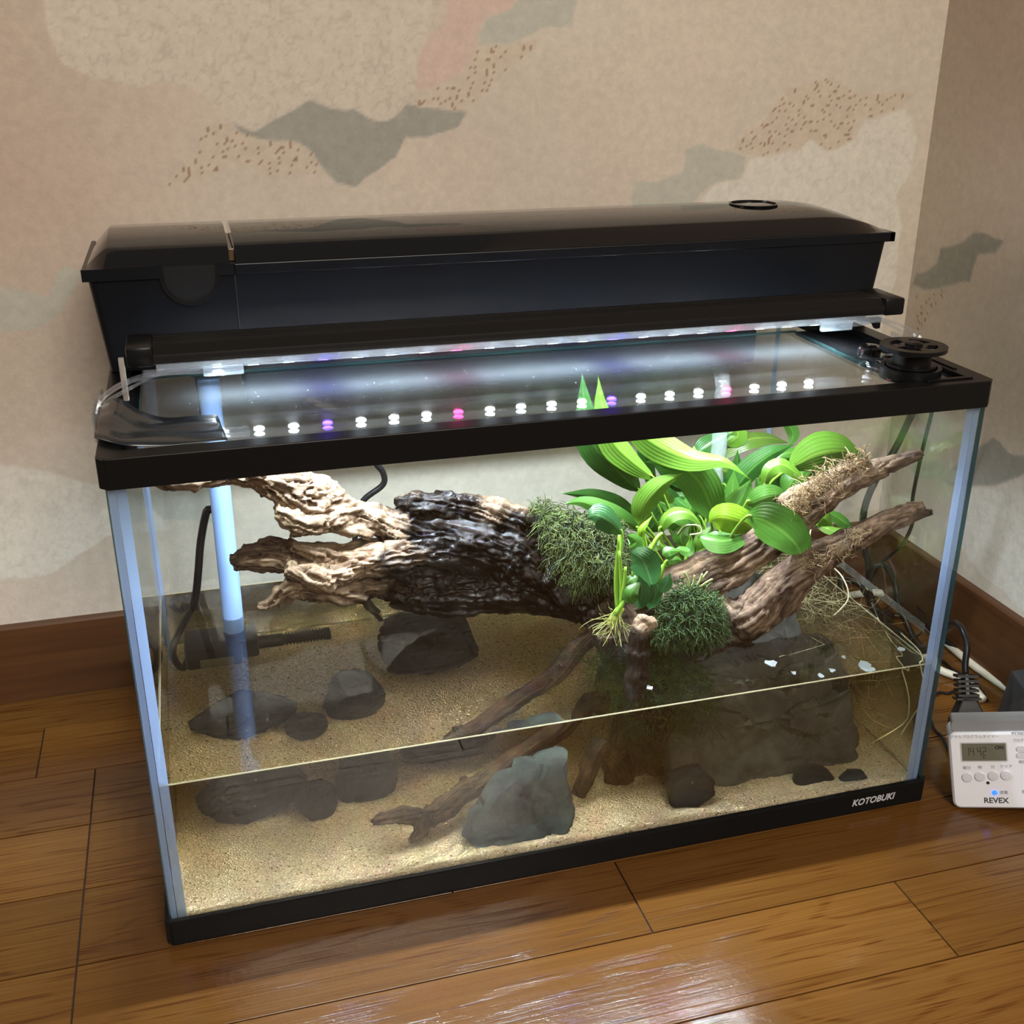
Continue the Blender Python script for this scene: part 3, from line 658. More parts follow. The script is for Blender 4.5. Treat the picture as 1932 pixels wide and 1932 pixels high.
def stone(name, label, c, size, seed, mat_, rz=0, tilt=(0, 0), cuts=11, flat=.0, sub=5, poly=None):
    """faceted rock: a sphere shaved by random planes, then roughened. c = centre of the foot on the sand"""
    r = np.random.default_rng(seed); bm = bmesh.new(); bmesh.ops.create_icosphere(bm, subdivisions=sub, radius=1)
    P = np.array([v.co[:] for v in bm.verts]); D = P/np.linalg.norm(P, axis=1)[:, None]
    nr = r.normal(size=(cuts, 3)); nr /= np.linalg.norm(nr, axis=1)[:, None]; off = r.uniform(.62, .95, cuts)
    R = np.full(len(D), 1.08)
    for a, o in zip(nr, off):
        d = D @ a; R = np.where(d > .05, np.minimum(R, o/np.maximum(d, .05)), R)
    P = D*R[:, None]
    P *= (1+.05*fbm(P*1.8+seed, 3)+.022*fbm(P*7+seed, 3))[:, None]
    rid = np.abs(noise3(P*2.6+seed*3)); P *= (1-.05*np.clip(1-rid*9, 0, 1))[:, None]
    P = P*np.array(size)
    M = Matrix.Rotation(rz, 3, 'Z') @ Matrix.Rotation(tilt[0], 3, 'X') @ Matrix.Rotation(tilt[1], 3, 'Y')
    P = P @ np.array(M).T; P[:, 2] -= P[:, 2].min()+.006
    for v, q in zip(bm.verts, P): v.co = q
    me = bpy.data.meshes.new(name); bm.to_mesh(me); bm.free()
    o = link(name, me, mat_, smooth=.55); o.location = c
    return tag(o, label, 'stone')
SZ = .0215
def foot(px, py): p = wat(px, py, z=SZ); return Vector((p.x, p.y, SZ-.002))
def rock(name, label, outline, y, th, mat_, seed, lean=0.0, noise=.0035, cut=.004):
    """rock from its front outline (x, z in metres): thick slab, rounded and roughened in 3-D"""
    O = np.array(outline, float); c = O.mean(0); n = len(O); dense = []
    for i in range(n):
        a, b = O[i], O[(i+1) % n]; k = max(2, int(np.linalg.norm(b-a)/.005))
        dense += [a+(b-a)*j/k for j in range(k)]
    D = np.array(dense); m = len(D); V = []; Fc = []; lay = [(-.5, .0)]+[(-.5, .1*k_) for k_ in range(1, 8)]+[(-.47, .84), (-.36, .95), (-.12, 1.0), (.12, 1.0), (.36, .95), (.47, .82), (.5, .5), (.5, 0)]
    for t, sc_ in lay:
        for q in (D if sc_ else [c]):
            p = c+(q-c)*(sc_ if sc_ else 1); V.append((p[0], y+t*th+lean*(p[1]-c[1]), p[1]))
    idx = []; o_ = 0
    for t, sc_ in lay: k = m if sc_ else 1; idx.append(list(range(o_, o_+k))); o_ += k
    for a, b in zip(idx, idx[1:]):
        for j in range(m):
            j2 = (j+1) % m
            if len(a) == 1: Fc.append((a[0], b[j2], b[j]))
            elif len(b) == 1: Fc.append((a[j], a[j2], b[0]))
            else: Fc.append((a[j], a[j2], b[j2], b[j]))
    me = bpy.data.meshes.new(name); me.from_pydata(V, [], Fc); bm = bmesh.new(); bm.from_mesh(me); bmesh.ops.recalc_face_normals(bm, faces=bm.faces)
    bmesh.ops.subdivide_edges(bm, edges=[e for e in bm.edges if e.calc_length() > .0065], cuts=1, use_grid_fill=True); bmesh.ops.triangulate(bm, faces=[f for f in bm.faces if len(f.verts) > 4]); bm.normal_update()
    P_ = np.array([v.co[:] for v in bm.verts]); Nn = np.array([v.normal[:] for v in bm.verts])
    f_ = fbm(P_*32+seed, 4)*noise; pl_ = np.abs(noise3(P_*np.array([26, 26, 40])+seed*2)); f_ -= noise*1.1*np.clip(1-pl_*8, 0, 1); f_ += noise*.3*np.floor(fbm(P_*20+seed, 2)*2.2)*.4
    P_ += Nn*f_[:, None]
    for v, q in zip(bm.verts, P_): v.co = q
    bm.to_mesh(me); bm.free(); o = link(name, me, mat_, smooth=.5); return tag(o, label, 'stone')
def outl(pts, y): return [(wat(a, b, y=y).x, wat(a, b, y=y).z) for a, b in pts]
rock('stone', 'large blue-grey stone in front of the forked root, nearest the front glass', outl([(877, 1588), (893, 1552), (935, 1500), (985, 1462), (1060, 1440), (1084, 1440), (1086, 1480), (1090, 1540), (1086, 1580), (1040, 1602), (975, 1618), (905, 1612)], .016), .034, .034, M_stone_b, 3, .25, .0036)
rock('stone', 'biggest grey slab stone standing upright at the right of the tank', outl([(1262, 1470), (1262, 1400), (1285, 1320), (1330, 1240), (1420, 1180), (1520, 1190), (1590, 1270), (1622, 1300), (1632, 1400), (1630, 1450), (1560, 1485), (1400, 1505)], .055), .082, .040, M_stone_g, 12, .22, .0040)
rock('stone', 'small black chunky stone alone on the sand before the grey slab', outl([(1255, 1490), (1262, 1466), (1298, 1452), (1325, 1449), (1344, 1470), (1345, 1492), (1310, 1515), (1262, 1516)], .03), .030, .022, M_stone_d, 5, .2, .0016)
rock('stone', 'small flat dark stone left of its neighbour at the foot of the slab', outl([(1498, 1478), (1502, 1458), (1530, 1447), (1562, 1452), (1580, 1470), (1560, 1484), (1510, 1484)], .03), .032, .018, M_stone_d, 8, .2, .0014)
rock('stone', 'small angular dark stone at the slab foot nearest the right front corner', outl([(1582, 1474), (1604, 1456), (1630, 1455), (1642, 1474), (1625, 1488), (1598, 1488)], .02), .020, .016, M_stone_d, 9, .2, .0014)
stone('stone', 'wide dark stone under the milky tube, leftmost on the sand', (.068, .150, SZ-.002), (.043, .030, .028), 21, M_stone_d, .1)
stone('stone', 'little dark stone wedged between two larger dark stones at left', (.112, .128, SZ-.002), (.0165, .015, .0185), 23, M_stone_d, .6)
stone('stone', 'egg-shaped dark stone right of the pump strainer with a bubble on top', (.155, .158, SZ-.002), (.029, .024, .030), 25, M_stone_d, .5)
stone('stone', 'large flat-topped dark stone under the driftwood at the back', (.226, .210, SZ-.002), (.056, .038, .042), 28, M_stone_d, .05, cuts=9)

# ---------- driftwood
def wood_dm():
    m, nt, out = mat('driftwood'); L = nt.links.new
    at_ = N(nt, 'ShaderNodeAttribute', _attribute_name='wood'); sp = N(nt, 'ShaderNodeSeparateColor'); L(at_.outputs['Color'], sp.inputs[0])
    gr = N(nt, 'ShaderNodeAttribute', _attribute_name='grain')
    n = N(nt, 'ShaderNodeTexNoise', Scale=1.0, Detail=6.0, Roughness=.62); L(gr.outputs['Vector'], n.inputs['Vector'])
    dry = N(nt, 'ShaderNodeValToRGB'); e = dry.color_ramp.elements; e[0].position = .28; e[0].color = (.10, .055, .028, 1); e[1].position = .70; e[1].color = (.47, .345, .225, 1); q = e.new(.48); q.color = (.27, .175, .10, 1); L(n.outputs[0], dry.inputs[0])
    brn = N(nt, 'ShaderNodeValToRGB'); e = brn.color_ramp.elements; e[0].position = .3; e[0].color = (.024, .012, .008, 1); e[1].position = .7; e[1].color = (.14, .083, .05, 1); L(n.outputs[0], brn.inputs[0])
    wet = N(nt, 'ShaderNodeValToRGB'); e = wet.color_ramp.elements; e[0].position = .35; e[0].color = (.003, .0025, .002, 1); e[1].position = .85; e[1].color = (.020, .013, .009, 1); L(n.outputs[0], wet.inputs[0])
    a = N(nt, 'ShaderNodeMix', _data_type='RGBA'); L(sp.outputs[0], a.inputs['Factor']); L(dry.outputs[0], a.inputs['A']); L(brn.outputs[0], a.inputs['B'])
    a_c = N(nt, 'ShaderNodeMix', _data_type='RGBA', _blend_type='MULTIPLY'); a_c.inputs['B'].default_value = (.36, .27, .2, 1); L(sp.outputs[2], a_c.inputs['Factor']); L(a.outputs['Result'], a_c.inputs['A'])
    b = N(nt, 'ShaderNodeMix', _data_type='RGBA'); L(sp.outputs[1], b.inputs['Factor']); L(a_c.outputs['Result'], b.inputs['A']); L(wet.outputs[0], b.inputs['B'])
    p = N(nt, 'ShaderNodeBsdfPrincipled'); L(b.outputs['Result'], p.inputs['Base Color'])
    r = N(nt, 'ShaderNodeMapRange'); L(sp.outputs[1], r.inputs[0]); r.inputs[3].default_value = .72; r.inputs[4].default_value = .24; p.inputs['Specular IOR Level'].default_value = .35; L(r.outputs[0], p.inputs['Roughness'])
    bp = N(nt, 'ShaderNodeBump', Strength=.75, Distance=.0014); L(n.outputs[0], bp.inputs['Height']); n3_ = N(nt, 'ShaderNodeTexNoise', Scale=3.2, Detail=4.0, Roughness=.7); L(gr.outputs['Vector'], n3_.inputs['Vector']); b3 = N(nt, 'ShaderNodeBump', Strength=.6, Distance=.0006); L(n3_.outputs[0], b3.inputs['Height']); L(bp.outputs[0], b3.inputs['Normal'])
    L(b3.outputs[0], p.inputs['Normal']); L(p.outputs[0], out.inputs[0]); return m
M_wood = wood_dm()
wood = thing('driftwood', 'large dark and tan driftwood with branches rising from the water', 'driftwood', (.36, .13, .03))
def P(px, py, y, r):     # seen through air: pixel, depth, radius in pixels
    p = at(px, py, y=y); return (p.x, p.y, p.z, r/px_m(p))
def PW_(px, py, y, r):   # seen through water
    p = wat(px, py, y=y); return (p.x, p.y, p.z, r/px_m(p)*1.0)
def wood_part(name, tubes, voxel=.0017, groove=.0032, tone=None, rag=.002, label=None, seed=0):
    """merge tapered tubes into one skin, then carve grooves along the grain.  tone(P)->(brown, wet)"""
    mb = MB(); ax = []; tg = []; arc = []
    for t in tubes:
        n = max(8, int(len(t)*9)); S = np.array(spline(t, n)); S[:, 3] = np.maximum(S[:, 3], .0006)
        r_ = np.random.default_rng(len(ax)+seed)
        S[:, 3] *= 1+.13*noise3(np.column_stack([np.arange(n)*.33, np.full(n, seed+len(ax)*1.7), np.zeros(n)]))
        mb.tube(S[:, :3], S[:, 3], 12)
        d = np.gradient(S[:, :3], axis=0); d /= np.linalg.norm(d, axis=1)[:, None]+1e-9
        ax.append(S[:, :3]); tg.append(d); arc.append(np.concatenate([[0], np.cumsum(np.linalg.norm(np.diff(S[:, :3], axis=0), axis=1))])+.31*len(ax))
    bmesh.ops.recalc_face_normals(mb.bm, faces=mb.bm.faces); me = bpy.data.meshes.new(name); mb.bm.to_mesh(me); mb.bm.free()
    o = bpy.data.objects.new(name, me); col.objects.link(o); rm = o.modifiers.new('r', 'REMESH'); rm.mode = 'VOXEL'; rm.voxel_size = voxel
    dg = bpy.context.evaluated_depsgraph_get(); me2 = bpy.data.meshes.new_from_object(o.evaluated_get(dg)); bpy.data.objects.remove(o); bpy.data.meshes.remove(me)
    nv = len(me2.vertices); co = np.zeros(nv*3, np.float32); me2.vertices.foreach_get('co', co); co = co.reshape(-1, 3).astype(float)
    nm = np.zeros(nv*3, np.float32); me2.vertex_normals.foreach_get('vector', nm) if hasattr(me2, 'vertex_normals') else None; nm = nm.reshape(-1, 3).astype(float)
    A = np.vstack(ax); T = np.vstack(tg); S = np.concatenate(arc)
    near = np.zeros(nv, int)
    for i in range(0, nv, 4000): near[i:i+4000] = ((co[i:i+4000, None, :]-A[None])**2).sum(-1).argmin(1)
    t = T[near]; rel = co-A[near]; al = (rel*t).sum(1); perp = rel-al[:, None]*t
    g = np.column_stack([perp[:, 0]*.9+co[:, 0]*.1, perp[:, 1], perp[:, 2]])*1.0+(S[near]+al)[:, None]*np.array([.062, .043, .052])
    big = fbm(g*62+seed, 3); ridge = 1-np.abs(fbm(g*135+5+seed, 3)); fine = fbm(g*330+9, 3)
    d = groove*(big*.62)-groove*.95*np.clip(ridge-.72, 0, 1)*3.2+groove*.16*fine+rag*fbm(co*55+seed*2, 3)
    co2 = co+nm*d[:, None]; me2.vertices.foreach_set('co', co2.astype(np.float32).ravel()); me2.update()
    a = me2.attributes.new('wood', 'FLOAT_COLOR', 'POINT'); c = np.ones((nv, 4), np.float32); br, wt = tone(co2, big, fine); c[:, 0] = np.clip(br, 0, 1); c[:, 1] = np.clip(wt, 0, 1); c[:, 2] = np.clip((ridge-.80)*5, 0, 1); a.data.foreach_set('color', c.ravel())
    a = me2.attributes.new('grain', 'FLOAT_VECTOR', 'POINT'); gg = (g*330).astype(np.float32); a.data.foreach_set('vector', gg.ravel())
    me2.materials.clear(); me2.name = name; ob = link(name, me2, M_wood, wood, True)
    if label: ob['label'] = label
    return ob
def sm(x, a, b): t = np.clip((x-a)/(b-a), 0, 1); return t*t*(3-2*t)
def tone_trunk(Q, big, fine):
    n = fbm(Q*45+3, 3)
    wet = sm(Q[:, 0]+.035*n-.22*(Q[:, 2]-.2), .155, .205)                   # soaked toward the right and the water
    top = sm(Q[:, 2]+.012*n, .224, .236)*sm(Q[:, 0]+.02*n, .255, .275)*sm(.345-Q[:, 0], 0, .03)   # dry ochre crest
    wet = wet*(1-.85*top)
    brown = .16+.6*sm(-Q[:, 2], -.205, -.165)+.4*sm(n, .2, .6)+.3*top+.75*sm(.128-Q[:, 0]+.01*n, 0, .02)*sm(-Q[:, 2], -.255, -.235)*sm(Q[:, 1], .148, .156)  # last term: shade on the lower left claws put into the colour
    return brown, wet
YT = .172
trunk = [
    [P(280, 900, .13, 7), P(330, 905, .135, 20), P(400, 898, .14, 24), P(470, 895, .145, 26), P(540, 915, .15, 40), P(600, 945, .155, 48), P(650, 968, .16, 36), P(720, 985, .165, 32), P(800, 1005, .17, 48), P(900, 1020, .175, 66), P(990, 1050, .175, 66), P(1070, 1095, .17, 58), P(1130, 1150, .15, 34)],
    [P(500, 900, .15, 30), P(560, 910, .15, 36), P(590, 905, .15, 32)],
    [P(520, 960, .14, 18), P(560, 980, .14, 30), P(610, 985, .14, 24), P(655, 972, .15, 14)],
    [P(545, 1015, .15, 5), P(580, 1000, .15, 13), P(640, 990, .15, 20), P(700, 1000, .16, 22)],
    [P(748, 948, .165, 10), P(790, 950, .165, 22), P(850, 955, .17, 30), P(900, 962, .17, 30), P(960, 980, .17, 34), P(1020, 1005, .175, 30)],
    [P(440, 1065, .16, 18), P(470, 1055, .16, 26), P(520, 1050, .16, 29), P(570, 1062, .155, 34), P(630, 1072, .15, 38), P(690, 1060, .15, 30), P(760, 1045, .155, 30), P(840, 1040, .16, 30), P(920, 1050, .17, 40)],
    [P(452, 1035, .165, 4), P(490, 1030, .165, 14), P(540, 1030, .165, 18), P(600, 1040, .16, 16), P(690, 1035, .165, 16), P(780, 1025, .17, 22)],
    [P(552, 1032, .14, 8), P(580, 1040, .14, 11), P(640, 1048, .145, 10), P(700, 1042, .15, 14)],
    [P(545, 1072, .135, 12), P(580, 1082, .135, 22), P(620, 1090, .135, 24), P(660, 1080, .14, 20)],
    [P(488, 1145, .15, 6), P(510, 1140, .15, 9), P(535, 1118, .15, 17), P(570, 1105, .15, 26), P(630, 1112, .15, 26), P(700, 1112, .155, 22), P(760, 1115, .165, 25)],
    [P(525, 1152, .15, 3), P(535, 1135, .15, 9), P(560, 1115, .15, 14)],
    [P(725, 1115, .165, 13), P(790, 1118, .17, 30), P(870, 1108, .172, 42), P(960, 1100, .172, 50), P(1050, 1115, .17, 46), P(1120, 1155, .15, 34)],
    [P(690, 1085, .178, 18), P(790, 1080, .182, 40), P(900, 1078, .184, 50), P(980, 1085, .184, 40)],
    [P(735, 1138, .17, 5), P(790, 1148, .175, 10), P(860, 1145, .18, 16), P(960, 1135, .18, 22), P(1060, 1145, .175, 24)],
    [P(1020, 1060, .165, 40), P(1080, 1110, .15, 46), P(1130, 1160, .14, 36), P(1170, 1200, .12, 28)],
]
wood_part('trunk', trunk, tone=tone_trunk, groove=.0046, rag=.0026, voxel=.00135, label='hollow gnarled log, bleached left end and soaked black right end')
def tone_br(Q, big, fine):
    n = fbm(Q*60+3, 3); return .72+.5*n, .9*sm(-Q[:, 2]+.008*n, -.150, -.132)
wood_part('branch', [[P(1120, 1165, .14, 24), P(1180, 1150, .135, 30), P(1250, 1118, .125, 36), P(1330, 1080, .115, 40), P(1400, 1045, .105, 42), P(1465, 1003, .095, 42), P(1530, 950, .085, 36), P(1600, 908, .07, 28), P(1650, 888, .062, 20), P(1700, 868, .052, 12), P(1742, 855, .044, 8)],
    [P(1475, 955, .09, 16), P(1500, 940, .087, 20), P(1540, 925, .08, 22), P(1600, 890, .07, 18), P(1640, 868, .064, 12)]], tone=tone_br, groove=.0024, rag=.001, voxel=.0014, seed=4, label='upper branch pointing to the right front corner')
wood_part('branch', [[P(1330, 1200, .085, 14), P(1380, 1180, .085, 40), P(1430, 1150, .08, 46), P(1480, 1098, .072, 36), P(1540, 1055, .064, 33), P(1600, 1022, .056, 28), P(1660, 990, .048, 22), P(1715, 965, .042, 19), P(1745, 952, .038, 9)],
    [P(1660, 1000, .05, 16), P(1710, 980, .043, 14), P(1762, 965, .038, 8)],
    [P(1400, 1190, .085, 22), P(1460, 1165, .085, 18), P(1500, 1130, .08, 16), P(1530, 1095, .075, 12)],
    [P(1330, 1115, .1, 12), P(1370, 1102, .095, 18), P(1400, 1085, .095, 14), P(1430, 1068, .093, 4)],
    [P(1330, 1120, .1, 16), P(1355, 1135, .095, 20), P(1390, 1150, .09, 24)],
    [P(1395, 1195, .085, 24), P(1362, 1212, .075, 16), P(1330, 1236, .066, 11), P(1310, 1254, .06, 6)],
    [P(1400, 1200, .085, 30), P(1395, 1235, .088, 26), P(1390, 1270, .09, 12)]], tone=tone_br, groove=.0024, rag=.0012, voxel=.0014, seed=8, label='lower forked branch dipping a black root into the water')
def tone_sub(Q, big, fine):
    n = fbm(Q*60+3, 3); return .85+.3*n, .45+.5*n
def tone_root(Q, big, fine):
    n = fbm(Q*50+3, 3); s = sm(.30-Q[:, 0], 0, .06); return .9-.1*s+.35*n, .30-.2*s+.4*n
wood_part('root', [[(.375, .142, .122, .011), (.345, .130, .103, .0095), PW_(1060, 1375, .108, 22), PW_(1000, 1413, .094, 21), PW_(930, 1460, .078, 21), PW_(870, 1500, .065, 24), PW_(830, 1530, .056, 26), PW_(790, 1548, .05, 22)],
    [PW_(800, 1540, .052, 20), PW_(760, 1538, .05, 20), PW_(720, 1545, .046, 14), PW_(700, 1553, .044, 7)],
    [PW_(800, 1545, .05, 18), PW_(795, 1570, .045, 16), PW_(772, 1590, .04, 8)], [PW_(870, 1480, .07, 14), PW_(885, 1474, .07, 15)],
    ], tone=tone_root, groove=.0024, rag=.0014, voxel=.0014, seed=12, label='forked root reaching along the sand to the front left')
wood_part('root', [[(.365, .118, .13, .012), PW_(1170, 1340, .1, 26), PW_(1135, 1410, .075, 22), PW_(1105, 1470, .062, 18), PW_(1090, 1502, .056, 15)]], tone=tone_sub, groove=.002, rag=.001, voxel=.0014, seed=15)
wood_part('root', [[PW_(1180, 1360, .115, 26), PW_(1165, 1410, .105, 20), PW_(1165, 1450, .095, 26), PW_(1165, 1480, .09, 28)]], tone=tone_sub, groove=.002, rag=.001, voxel=.0016, seed=17)
def tone_post(Q, big, fine):
    top = sm(Q[:, 2]+.3*(Q[:, 0]-.385), .158, .166); return .85-.6*top, .95*(1-top)
wood_part('stub', [[P(1198, 1330, .042, 25), P(1200, 1290, .044, 24), P(1206, 1220, .05, 23), P(1210, 1180, .053, 20), P(1212, 1158, .055, 9)],
    [P(1205, 1175, .053, 12), P(1225, 1172, .052, 13), P(1236, 1185, .05, 8)],
    [P(1198, 1325, .042, 24), (.375, .05, .10, .011), (.383, .07, .08, .013), (.375, .095, .06, .012)]], tone=tone_post, groove=.0014, rag=.0008, voxel=.0013, seed=21, label='upright sawn stub breaking the water surface')
wood_part('root', [[(.365, .14, .150, .020), (.378, .130, .12, .026), (.385, .118, .08, .024), (.39, .11, .045, .022), (.392, .105, .018, .018)]], tone=tone_sub, groove=.003, rag=.002, voxel=.002, seed=25)

# ================================================================== PLANTS
def leaf_mat(name, c, c2, rough=.32):
    m, nt, out = mat(name); L = nt.links.new; uv = N(nt, 'ShaderNodeUVMap'); sx = N(nt, 'ShaderNodeSeparateXYZ'); L(uv.outputs[0], sx.inputs[0])
    ab = N(nt, 'ShaderNodeMath', _operation='SUBTRACT'); ab.inputs[1].default_value = .5; L(sx.outputs[0], ab.inputs[0]); a2 = N(nt, 'ShaderNodeMath', _operation='ABSOLUTE'); L(ab.outputs[0], a2.inputs[0])
    mid = N(nt, 'ShaderNodeMapRange'); L(a2.outputs[0], mid.inputs[0]); mid.inputs[1].default_value = .012; mid.inputs[2].default_value = .05; mid.inputs[3].default_value = 1; mid.inputs[4].default_value = 0
    w = N(nt, 'ShaderNodeMath', _operation='MULTIPLY'); L(a2.outputs[0], w.inputs[0]); w.inputs[1].default_value = 62; s = N(nt, 'ShaderNodeMath', _operation='SINE'); L(w.outputs[0], s.inputs[0])
    vr = N(nt, 'ShaderNodeMapRange'); L(s.outputs[0], vr.inputs[0]); vr.inputs[1].default_value = -1; vr.inputs[2].default_value = 1
    tc = N(nt, 'ShaderNodeTexCoord'); n = N(nt, 'ShaderNodeTexNoise', Scale=60.0, Detail=3.0); L(tc.outputs['Object'], n.inputs['Vector'])
    vq = N(nt, 'ShaderNodeMapRange'); L(vr.outputs[0], vq.inputs[0]); vq.inputs[3].default_value = .55; vq.inputs[4].default_value = .95
    f = N(nt, 'ShaderNodeMath', _operation='MULTIPLY'); L(vq.outputs[0], f.inputs[0]); L(n.outputs[0], f.inputs[1])
    k = N(nt, 'ShaderNodeMix', _data_type='RGBA'); k.inputs['A'].default_value = (*c, 1); k.inputs['B'].default_value = (*c2, 1); L(f.outputs[0], k.inputs['Factor'])
    k2 = N(nt, 'ShaderNodeMix', _data_type='RGBA'); k2.inputs['B'].default_value = (min(1, c2[0]*1.25+.01), min(1, c2[1]*1.12+.01), c2[2]*1.3, 1); L(mid.outputs[0], k2.inputs['Factor']); L(k.outputs['Result'], k2.inputs['A'])
    p = N(nt, 'ShaderNodeBsdfPrincipled', Roughness=rough); L(k2.outputs['Result'], p.inputs['Base Color']); p.inputs['Specular IOR Level'].default_value = .6
    tl = N(nt, 'ShaderNodeBsdfTranslucent'); L(k2.outputs['Result'], tl.inputs[0])
    b = N(nt, 'ShaderNodeBump', Strength=.12, Distance=.0005); L(s.outputs[0], b.inputs['Height']); L(b.outputs[0], p.inputs['Normal'])
    mx = N(nt, 'ShaderNodeMixShader', Fac=.38); L(p.outputs[0], mx.inputs[1]); L(tl.outputs[0], mx.inputs[2]); L(mx.outputs[0], out.inputs[0]); return m
ML = {'l': leaf_mat('leaf_light', (.085, .20, .018), (.145, .28, .032)), 'm': leaf_mat('leaf_mid', (.055, .165, .022), (.095, .24, .035)), 'd': leaf_mat('leaf_dark', (.024, .095, .016), (.05, .16, .024)), 'y': leaf_mat('leaf_yellow', (.15, .29, .015), (.22, .36, .02)), 'a': leaf_mat('leaf_anubias', (.022, .090, .024), (.05, .145, .042), .28), 'o': leaf_mat('leaf_olive', (.075, .15, .02), (.13, .22, .03))}
M_stem = pbr('leaf_stem', (.19, .36, .035), .35); M_root = pbr('plant_root', (.52, .47, .30), .6); M_rhiz = pbr('rhizome', (.30, .36, .06), .5)
def leaf(parent, pts, hw, kind, roll=0, fold=.35, peak=.42, stem=None, droop=0, n=18, m=8, name='leaf'):
    """pts: (px, py, depth) from base to tip; hw: half width in px; roll turns the blade about its spine"""
    W3 = [tuple(at(a, b, y=c)) if len(p_ := (a, b, c)) else None for a, b, c in pts]; S = spline(W3, n); S = [Vector(s) for s in S]
    bm = bmesh.new(); uvl = bm.loops.layers.uv.new('uv'); rows = []; view = FW
    h = 1.2*hw/px_m(S[n//2])
    for i in range(n):
        t = (S[min(i+1, n-1)]-S[max(i-1, 0)]).normalized(); side = t.cross(view)
        side = side.normalized() if side.length > .05 else RT.copy(); nrm = side.cross(t).normalized()
        r_ = roll if not isinstance(roll, tuple) else roll[0]+(roll[1]-roll[0])*i/(n-1)
        sd = side*math.cos(r_)+nrm*math.sin(r_); nn = -side*math.sin(r_)+nrm*math.cos(r_)
        u = i/(n-1); pr = (u/peak)**.75*1.0 if u < peak else (1-(u-peak)/(1-peak))**1.35*(1+1.35*(u-peak)/(1-peak)); pr = max(pr, 0)
        pr = math.sin(min(1, pr)*math.pi/2) if u < peak else pr
        wv = h*.05*math.sin(u*19+hw)
        rows.append([S[i]+sd*(h*pr*(2*j/m-1))+nn*(-fold*h*pr*(1-abs(2*j/m-1))+wv*abs(2*j/m-1)**2) for j in range(m+1)])
    V = [[bm.verts.new(p) for p in r] for r in rows]
    for i in range(n-1):
        for j in range(m):
            f = bm.faces.new((V[i][j], V[i][j+1], V[i+1][j+1], V[i+1][j])); f.smooth = True
            for lp, (a, b) in zip(f.loops, ((j, i), (j+1, i), (j+1, i+1), (j, i+1))): lp[uvl].uv = (a/m, b/(n-1))
    me = bpy.data.meshes.new(name); bm.to_mesh(me); bm.free(); o = link(name, me, ML[kind], parent)
    if stem:
        q = [tuple(at(a, b, y=c)) for a, b, c in stem]+[tuple(S[0]), tuple(S[2])]; Q = spline(q, 14)
        MB().tube(Q, [.0016+(.0009-.0016)*k/13 for k in range(14)], 7).build('stalk', M_stem, o, True)
    return o
BX, BY, BZ = 1330, 1075, .185
big = thing('broadleaf_plant', 'tall bushy plant with long glossy green leaves behind right branches', 'plant', (.47, .18, .13))
def st(px, py, y): return [(px, py, y)]
